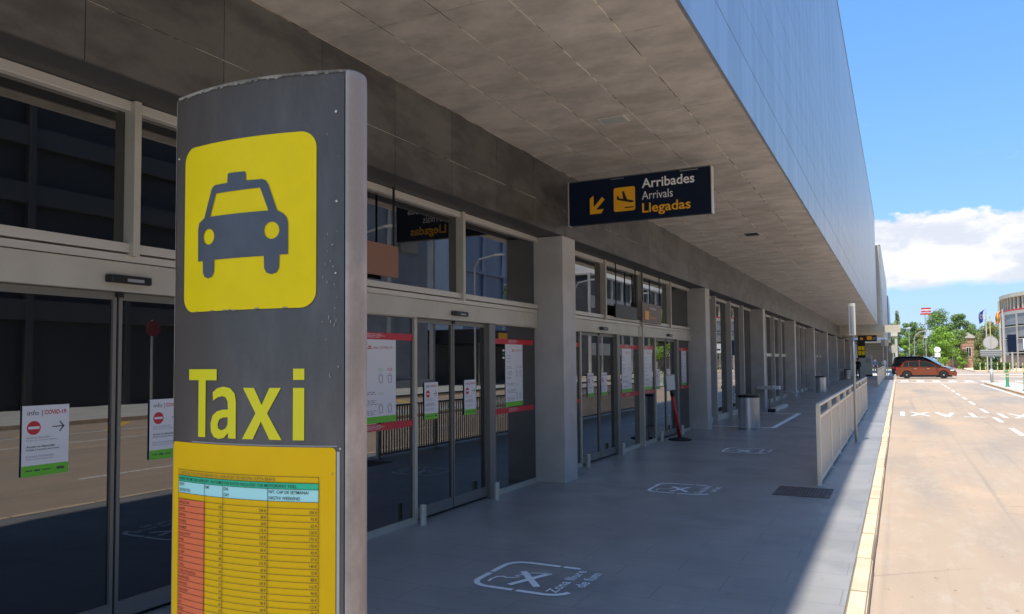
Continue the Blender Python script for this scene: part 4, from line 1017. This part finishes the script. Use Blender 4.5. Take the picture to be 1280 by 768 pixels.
# ------------------------------------------------------------------ lamps, poles, flags
def lamp(x, y, h, label, arm=0, head='disc', m='galv'):
    t = thing('street_lamp', (x, y, 0), label, 'street lamp', 'slender street lamps beyond the junction')
    if arm:
        pts = [(x, y, 0), (x, y, h*.8)]+[(x+arm*math.sin(a), y, h*.8+h*.2*(1-math.cos(a))*0+h*.2*math.sin(a)) for a in ()]
        pts += [(x+arm*(1-math.cos(q)), y, h*.8+h*.2*math.sin(q)) for q in [R(18*i) for i in range(1, 6)]]
        MB().tube(pts, .05, 6).build('pole', m, t); MB().box(x+arm-.05, x+arm+.65*(1 if arm > 0 else -1)+.05, y-.12, y+.12, h-.08, h+.04).build('lamp_head', 'alu_light', t)
    else:
        MB().tube([(x, y, 0), (x, y, h)], .05, 6).build('pole', m, t)
        MB().lathe([(.10, h), (.26, h+.05), (.24, h+.14), (.08, h+.2)], x, y, 12).build('lamp_head', 'alu_light', t)
lamp(1.52, 130, 6.2, 'straight street lamp with a wide disc head left of the trees')
lamp(2.2, 130, 5.8, 'curved street lamp bending right above the black van', arm=1.6)
lamp(3.9, 150, 6.2, 'curved street lamp behind the first curved one', arm=1.8)
lamp(3.6, 125, 4.6, 'thin pole lamp above the bonnet of the black van')
lamp(7.7, 140, 4.6, 'short thin lamp in front of the dark green trees left of the gatehouse')
lamp(13.2, 150, 8.2, 'thin lamp rising behind the tall olive tree')
def flag(x, y, h, m, label, stripes=None):
    t = thing('flagpole', (x, y, 0), label, 'flag', 'flagpoles on the plaza')
    MB().tube([(x, y, 0), (x, y, h)], .07, 8).build('pole', 'alu_light', t)
    def cloth(a0, a1, mm, name):
        V = []; Fq = []; n = 10
        for i in range(n+1):
            for j in (a0, a1):
                s_ = i/n; V.append((x-.12-j*(.50-.12*s_)-.30*s_-.08*math.sin(s_*5), y+.12*math.sin(s_*7+j*3), h-.1-s_*1.55-j*.35+j*s_*.1))
        Fq = [(2*i, 2*i+1, 2*i+3, 2*i+2) for i in range(n)]
        o = MB().add(V, Fq).build(name, mm, t, smooth=True); sm = o.modifiers.new('solid', 'SOLIDIFY'); sm.thickness = .02
    if stripes:
        for a0, a1, mm in stripes: cloth(a0, a1, mm, 'stripe')
    else:
        cloth(0, 1, m, 'cloth')
        st = MB()
        for k in range(12):
            a = k*math.pi/6; st.lathe([(.06, 0), (.06, .01)], 0, 0, 5)
            n = 10; st.v[-n:] = [(x-.5+.13*math.cos(a)+v[0]*.7, y-.17-v[2], h-1.0+.24*math.sin(a)+v[1]*.7) for v in st.v[-n:]]
        st.build('star', 'flag_yellow', t)
flag(9.75, 110, 7.75, 'flag_blue', 'flagpole with a drooping blue flag ringed with yellow stars')
flag(11.5, 110, 7.6, 'flag_red', 'flagpole with a drooping red and yellow striped flag', [(0, .27, 'flag_red'), (.27, .73, 'flag_yellow'), (.73, 1, 'flag_red')])
flagless = thing('flagpole', (10.9, 118, 0), 'bare flagpole between the two hanging flags', 'flag'); MB().tube([(10.9, 118, 0), (10.9, 118, 7)], .06, 8).build('pole', 'bollard_y', flagless); MB().lathe([(.1, 7), (.1, 7.15)], 10.9, 118, 8).build('finial', 'alu_light', flagless)
t = thing('round_sign', (4.2, 105, 0), 'small pale round sign over a plate in front of the trees', 'sign')
MB().tube([(4.2, 105, 0), (4.2, 105, 2.9)], .05, 8).build('pole', 'galv', t)
mb = MB().lathe([(.36, 0), (.36, .03)], 0, 0, 16); mb.v = [(v[0]+4.2, v[2]+104.9, v[1]+2.7) for v in mb.v]; mb.build('sign_disc', 'white', t)
MB().box(3.9, 4.5, 104.9, 104.93, 1.8, 2.3).build('sign_plate', 'white', t)
t = thing('dark_board', (13.2, 118, 0), 'dark rectangular board on a post before the curved building', 'sign')
MB().box(12.75, 13.75, 118, 118.12, 2.4, 4.7).build('board', 'navy', t, bevel=.02); MB().box(13.15, 13.35, 118.02, 118.1, 0, 2.4).build('post', 'galv', t)
t = thing('white_sign', (14.4, 112, 0), 'white board with a dark arrow beside the curved building', 'sign')
MB().box(13.75, 14.6, 112, 112.1, 2.7, 4.0).build('board', 'white', t, bevel=.02); MB().tube([(14.1, 112.1, 0), (14.1, 112.1, 2.7)], .06, 8).build('post', 'galv', t)
placed('arrow', 'navy', shape_mesh([[(14.0, 3.1), (14.35, 3.1), (14.35, 3.0), (14.55, 3.2), (14.35, 3.4), (14.35, 3.3), (14.0, 3.3)]]), lambda a, b: (a, 111.99, b), t)

# radar on its tower
t = thing('radar_antenna', (9.2, 300, 0), 'red and white radar antenna on a lattice tower above the trees', 'radar')
for a, b in ((-.8, -.8), (.8, -.8), (-.8, .8), (.8, .8)): MB().tube([(9.2+a, 300+b, 0), (9.2+a*.7, 300+b*.7, 17.0)], .10, 6).build('leg', 'galv', t)
for k in range(8): MB().tube([(8.5, 299.3, 2*k+1), (9.9, 299.3, 2*k+3), (9.9, 300.7, 2*k+1)], .05, 5).build('brace', 'galv', t)
MB().box(7.2, 10.9, 298.5, 301.5, 16.9, 17.35).build('platform', 'radar_red', t)
MB().box(8.7, 9.7, 299.5, 300.5, 17.3, 17.9).build('pedestal', 'galv', t)
V = []; n = 10
for i in range(n+1):
    for j in range(4):
        a = -1+2*i/n; zz_ = 17.7+j*.52; V.append((9.0+a*1.5, 299.6+.9*a*a-.1*j, zz_))
for j in range(3):
    mb = MB().add(V, [(i*4+j, (i+1)*4+j, (i+1)*4+j+1, i*4+j+1) for i in range(n)]); o = mb.build('reflector', ('radar_red', 'white', 'radar_red')[j], t); o.modifiers.new('s', 'SOLIDIFY').thickness = .1

# ------------------------------------------------------------------ trees
def tree(x, y, h, w, m, label, seed, base=.18, blobs=16, leaves=2600, ls=.30, trunk=True, shape='round', group='trees beyond the junction'):
    rg = np.random.default_rng(seed)
    t = thing('tree', (x, y, 0), label, 'tree', group)
    cs = []
    for i in range(blobs):
        if shape == 'cone':
            f = rg.uniform(0, 1); zc = h*(base+(1-base)*f*.93); r_ = w*.5*(1-f)**.8; a = rg.uniform(0, 6.28)
            cs.append((x+r_*.6*math.cos(a), y+r_*.6*math.sin(a), zc, max(.4, r_*.55), max(.5, h*.07)))
        else:
            a = rg.uniform(0, 6.28); f = rg.uniform(0, 1)**.5; zf = rg.uniform(0, 1)
            env = math.sin(math.pi*(.14+.80*zf))**.75
            r_ = w*.5*f*env*.78; zc = h*(base+(1-base)*(.10+.82*zf)); br = w*rg.uniform(.13, .22)
            cs.append((x+r_*math.cos(a), y+r_*math.sin(a), zc, br, br*.72))
    mb = MB()
    mb.tube([(x, y, 0), (x+.05*w*rg.uniform(-1, 1), y, h*base*1.1), (x+.03*w, y, h*.6)], [w*.035+.06, w*.028+.04, .05], 7)
    for c in cs[:8]: mb.tube([(x, y, h*(base*.8+.1)), ((x+c[0])/2, (y+c[1])/2, (h*base+c[2])/2+.1), (c[0], c[1], c[2])], [w*.018+.03, w*.01+.02, .015], 5)
    mb.build('trunk', 'bark', t)
    leaves = int(leaves*1.7); ls = ls*.78; per = leaves//blobs; V = []; 
    for c in cs:
        d = rg.normal(size=(per, 3)); d /= np.linalg.norm(d, axis=1)[:, None]; rr = rg.uniform(.55, 1.08, (per, 1))
        p = np.array(c[:3])+d*rr*np.array([c[3], c[3], c[4]])
        a1 = rg.normal(size=(per, 3))*.55+np.array([0, 0, .0]); nv = d+a1; nv /= np.linalg.norm(nv, axis=1)[:, None]
        q = np.cross(nv, rg.normal(size=(per, 3))); q /= np.linalg.norm(q, axis=1)[:, None]; r_ = np.cross(nv, q); s_ = rg.uniform(.5, 1.15, (per, 1))*ls
        V.append(np.stack([p-q*s_*.5, p+r_*s_*.38, p+q*s_*.5, p-r_*s_*.38], 1).reshape(-1, 3))
    V = np.concatenate(V); nf = len(V)//4
    me = bpy.data.meshes.new('crown'); me.vertices.add(len(V)); me.vertices.foreach_set('co', V.ravel()); me.loops.add(nf*4); me.loops.foreach_set('vertex_index', np.arange(nf*4))
    me.polygons.add(nf); me.polygons.foreach_set('loop_start', np.arange(nf)*4); me.polygons.foreach_set('loop_total', np.full(nf, 4)); me.update(); me.validate()
    me.materials.append(M[m]); link('crown', me, t)
    return t
# px-based layout translated to metres: x at distance y
tree(6.9, 168, 11.3, 7.0, 'leaf_mid', 'big rounded green tree just right of the radar tower', 11, blobs=34, leaves=6500, ls=.36)
tree(10.9, 172, 10.8, 5.6, 'leaf_mid', 'big green tree just left of the brick gatehouse', 12, blobs=30, leaves=5600, ls=.36)
tree(6.4, 140, 6.9, 4.9, 'leaf_bright', 'bright lime green tree in front of the big trees', 13, base=.06, blobs=28, leaves=5200, ls=.26)
tree(9.3, 150, 6.6, 4.0, 'leaf_mid', 'mid green tree right of the lime green one', 14, base=.06, blobs=22, leaves=4000, ls=.27)
tree(8.6, 132, 2.2, 1.9, 'leaf_bright', 'small lime green bush at the foot of the trees', 15, base=.04, blobs=9, leaves=1400, ls=.18)
tree(.9, 132, 5.1, 2.4, 'leaf_bright', 'bright green tree directly above the black van', 16, base=.06, blobs=16, leaves=2800, ls=.24)
tree(-.1, 190, 13.4, 2.6, 'leaf_olive', 'tall thin tree just right of the terminal end', 17, base=.1, blobs=26, leaves=3400, ls=.32, shape='cone')
tree(2.3, 190, 10.2, 5.6, 'leaf_mid', 'green tree behind the straight street lamp', 18, blobs=24, leaves=4400, ls=.36)
tree(-2.2, 180, 9.6, 6.0, 'leaf_mid', 'green tree behind the far canopy', 19, blobs=18, leaves=3000, ls=.4)
tree(4.3, 170, 7.9, 4.0, 'leaf_olive', 'greyish olive tree between the curved lamps', 20, base=.08, blobs=20, leaves=3200, ls=.32)
tree(3.0, 150, 4.0, 4.2, 'leaf_mid', 'low green tree behind the curved street lamp', 25, base=.06, blobs=16, leaves=2800, ls=.28)
tree(10.5, 130, 5.3, 2.1, 'leaf_olive', 'narrow olive green tree right of the brick gatehouse', 21, base=.05, blobs=22, leaves=3200, ls=.22, shape='cone')
tree(12.5, 136, 7.6, 3.1, 'leaf_olive', 'tall olive tree left of the curved building', 22, base=.06, blobs=26, leaves=4600, ls=.24)
tree(11.8, 128, 3.4, 2.6, 'leaf_dark', 'dark low tree behind the round sign', 23, base=.04, blobs=14, leaves=2400, ls=.22)
tree(13.95, 106, 5.9, 1.5, 'leaf_mid', 'slim green conifer cut by the right edge of the photo', 24, base=.04, blobs=18, leaves=2400, ls=.18, shape='cone')
for i, (x, y, h, w) in enumerate(((12.5, 240, 10.5, 12), (19, 250, 10.2, 12), (26, 260, 11, 14), (6, 235, 11, 12), (-4, 240, 12, 12), (16.5, 225, 9.0, 10), (33, 250, 12, 14))):
    tree(x, y, h, w, 'leaf_dark', ['rounded dark tree of the far treeline behind the brick gatehouse', 'dark tree of the far treeline behind the flags', 'dark tree of the far treeline left of the curved building', 'dark tree filling the gap behind the big trees', 'dark tree far behind the terminal end', 'lower dark tree in the far treeline behind the blue flag', 'dark tree far behind the curved building'][i], 40+i, base=.05, blobs=16, leaves=2200, ls=.7, group='trees of the far treeline')
t = thing('hedge', (11, 118, 0), 'low dark hedge behind the thin bollards', 'hedge')
rg = np.random.default_rng(5); P_ = np.stack([rg.uniform(9.2, 13.4, 2600), rg.uniform(121, 122.6, 2600), rg.uniform(.0, 1.0, 2600)], 1); hb = MB()
for p in P_:
    q = rg.normal(size=3); q /= np.linalg.norm(q); r_ = np.cross(q, rg.normal(size=3)); r_ /= np.linalg.norm(r_); s_ = .12
    hb.quad(p-q*s_, p+r_*s_, p+q*s_, p-r_*s_)
hb.build('foliage', 'leaf_dark', t)

# brick gatehouse and low wall of separate bricks where they would show
t = thing('brick_gatehouse', (11, 160, 0), 'small brick gatehouse with dark window in front of the trees', 'building')
MB().box(10.15, 12.2, 160, 164, 0, 5.3).build('wall', 'brick', t)
for k in range(9):
    MB().box(10.12, 12.22, 159.97, 159.998, .5+k*.55, .53+k*.55).build('course', 'mortar', t)
wf = MB().box(10.95, 11.75, 159.93, 159.985, 1.9, 3.6).build('window_frame', 'white', t); 
MB().box(11.0, 11.33, 159.915, 159.93, 1.95, 3.55).build('pane', 'black', t); MB().box(11.38, 11.7, 159.915, 159.93, 1.95, 3.55).build('pane', 'black', t)
MB().box(9.9, 12.4, 159.8, 164.3, 5.3, 5.55).add([(10.0, 159.8, 5.56), (12.4, 159.8, 5.56), (11.2, 159.8, 6.3), (10.0, 164, 5.56), (12.4, 164, 5.56), (11.2, 164, 6.3)], [(0, 1, 2), (3, 5, 4), (0, 2, 5, 3), (1, 4, 5, 2)]).build('roof', 'concrete', t)
t = thing('brick_wall', (10, 150, 0), 'low pinkish brick wall left of the gatehouse', 'wall')
for k in range(7): MB().box(7.3+k*.62, 7.3+k*.62+.61, 152, 152.3, 0, 1.35+.002*(k % 2)).build('wall_panel', 'brick', t)
MB().box(7.28, 11.66, 151.96, 152.34, 1.36, 1.44).build('coping', 'concrete', t)

# curved building on the right
t = thing('curved_building', (41.5, 150, 0), 'curved grey building with banded facade and open top storey at the right edge', 'building')
def arc_ring(r0, r1, z0, z1, a0=150, a1=262, n=56, c=(41.5, 150)):
    mb = MB(); V = []
    for i in range(n+1):
        a = R(a0+(a1-a0)*i/n); 
        for r_, z_ in ((r0, z0), (r1, z0), (r1, z1), (r0, z1)): V.append((c[0]+r_*math.cos(a), c[1]+r_*math.sin(a), z_))
    fs = [(4*i+j, 4*i+(j+1) % 4, 4*i+4+(j+1) % 4, 4*i+4+j) for i in range(n) for j in range(4)]+[(0, 1, 2, 3), (4*n+3, 4*n+2, 4*n+1, 4*n)]
    return mb.add(V, fs)
arc_ring(18, 24.9, 0, 11.25).build('inner_wall', 'darkwall', t)
arc_ring(18, 26.1, 11.3, 11.9).build('roof_band', 'beige', t)
arc_ring(25.2, 26.0, 8.6, 9.1).build('ledge', 'concrete', t)
for zb in (.2, 2.6, 4.8, 6.8): arc_ring(25.3, 25.9, zb+.12, zb+1.9).build('facade_band', 'greywall' if zb > 1 else 'brownpanel', t)
for zb in (2.35, 4.55, 6.55): arc_ring(25.2, 26.02, zb, zb+.14).build('ledge', 'concrete', t)
arc_ring(25.7, 26.0, 9.1, 9.35).build('red_band', 'radar_red', t)
for i in range(38):
    a = R(150+3*i); MB().box(-.14, .14, -.20, .20, 8.9, 11.28).build('column', 'beige', t, loc=Vector((41.5+25.7*math.cos(a), 150+25.7*math.sin(a), 0))-Vector((41.5, 150, 0)), rot=(0, 0, a))
    if i % 4 == 0: MB().box(-.12, .12, -.05, .05, 0, 8.6).build('mullion', 'galv', t, loc=Vector((41.5+26.1*math.cos(a), 150+26.1*math.sin(a), 0))-Vector((41.5, 150, 0)), rot=(0, 0, a))
MB().box(15.4, 16.2, 152.3, 153.4, 0, 11.3).build('end_pier', 'beige', t)

# ------------------------------------------------------------------ the far side of the road, seen mirrored in the glass
def block(name, x0, x1, y0, y1, h, m, label, bands, bm_, wins=None):
    t = thing(name, (x0, (y0+y1)/2, 0), label, 'building')
    MB().box(x0+.3, x1, y0+.3, y1-.3, 0, h-.2).build('wall', m, t)
    for z0, z1 in bands: MB().box(x0, x0+.29, y0, y1, z0, z1).build('facade_band', bm_, t); 
    MB().box(x0-.02, x1, y0, y1, h-.2, h).build('roof', bm_, t)
    n = int((y1-y0)/4)
    for k in range(n+1): MB().box(x0-.04, x0+.28, y0+k*(y1-y0)/n-.12, y0+k*(y1-y0)/n+.12, 0, h-.21).build('pier', bm_, t)
    for w in (wins or []):
        f = MB().box(x0+.22, x0+.35, *w).build('window', 'alu_dark', t); MB().box(x0+.2, x0+.219, w[0]+.1, w[1]-.1, w[2]+.1, w[3]-.1).build('pane', 'glass', t)
    return t
block('dark_garage', 20, 40, -40, 33.5, 15, 'louvre_dark', 'dark louvred garage across the road, seen mirrored in the left doors', [(z0, z0+.75) for z0 in (3.4, 5.6, 7.8, 10, 12.2)], 'louvre_mid')
block('grey_annexe', 20, 34, 35, 45, 15, 'greywall', 'plain grey annexe with one window, mirrored in the glass right of the totem', [(0, .5)], 'greywall', [(41.2, 43.4, 9.0, 12.2)])
block('blue_hall', 30, 50, 66, 84, 17, 'bluewall', 'blue grey hall mirrored in the upper window left of the pillar', [(5, 5.2), (11, 11.2)], 'bluewall')
block('pale_car_park', 24, 46, 86, 122, 12.4, 'darkwall', 'pale banded car park mirrored in the second door bay', [(z0, z0+1.5) for z0 in (2.4, 5.3, 8.2)], 'concrete')
t = thing('bus_canopy', (18, 52, 0), 'black bus canopy with orange sign mirrored in the doors right of the totem', 'canopy')
MB().box(17, 22, 46, 62, 3.0, 4.0).build('roof', 'black', t, bevel=.05)
for y in (47, 54, 61): MB().tube([(17.5, y, 0), (17.5, y, 3.0)], .08, 8).build('column', 'alu_dark', t)
MB().box(16.97, 16.995, 49, 51.5, 3.2, 3.8).build('orange_sign', 'orange', t); MB().box(21.5, 21.6, 46, 62, 0, 3).build('back_panel', 'darkwall', t)
t = thing('kiosk', (14.6, 47.5, 0), 'small green and white kiosk mirrored behind the doors right of the totem', 'kiosk')
MB().box(14.2, 15.2, 46.8, 48.2, 0, 1.3).build('counter', 'red', t)
for k in range(3): MB().box(14.0, 15.4, 46.6, 48.4, 1.9+k*.25, 2.02+k*.25).build('awning_band', ('white', 'bollard', 'white')[k], t)
for y in (46.8, 48.2): MB().tube([(14.2, y, 1.3), (14.2, y, 2.6)], .04, 6).build('post', 'galv', t)
for k, y in enumerate((29, 40, 56, 70)):
    tt_ = thing('street_lamp', (13.8, y, 0), 'tall street lamp across the road '+('at the far end of the dark garage', 'before the plain grey annexe', 'beside the black bus canopy', 'before the blue grey hall')[k], 'street lamp', 'street lamps across the road')
    MB().tube([(13.8, y, 0), (13.8, y, 7.4), (13.5, y, 7.9), (12.3, y, 8.1)], .06, 6).build('pole', 'galv', tt_); MB().box(11.8, 12.4, y-.1, y+.1, 8.03, 8.14).build('lamp_head', 'alu_light', tt_)
t = thing('road_sign', (13.7, 17.56, 0), 'round red sign on a pole across the road, mirrored beside the second notice', 'sign')
MB().tube([(13.7, 17.56, 0), (13.7, 17.56, 3.2)], .04, 8).build('pole', 'galv', t)
mb = MB().lathe([(.27, 0), (.27, .03)], 0, 0, 20); mb.v = [(v[2]+13.62, v[0]+17.56, v[1]+2.9) for v in mb.v]; mb.build('sign_disc', 'dull_red', t)
tree(22, 64, 9, 7, 'leaf_mid', 'green street tree across the road, mirrored in the glass', 60, leaves=2600, ls=.4, group='street trees across the road')
tree(19, 100, 8, 6, 'leaf_bright', 'bright street tree across the road, mirrored in the far bays', 61, leaves=2600, ls=.4, group='street trees across the road')
for o in bpy.data.objects:
    if '_local' in o: del o['_local']
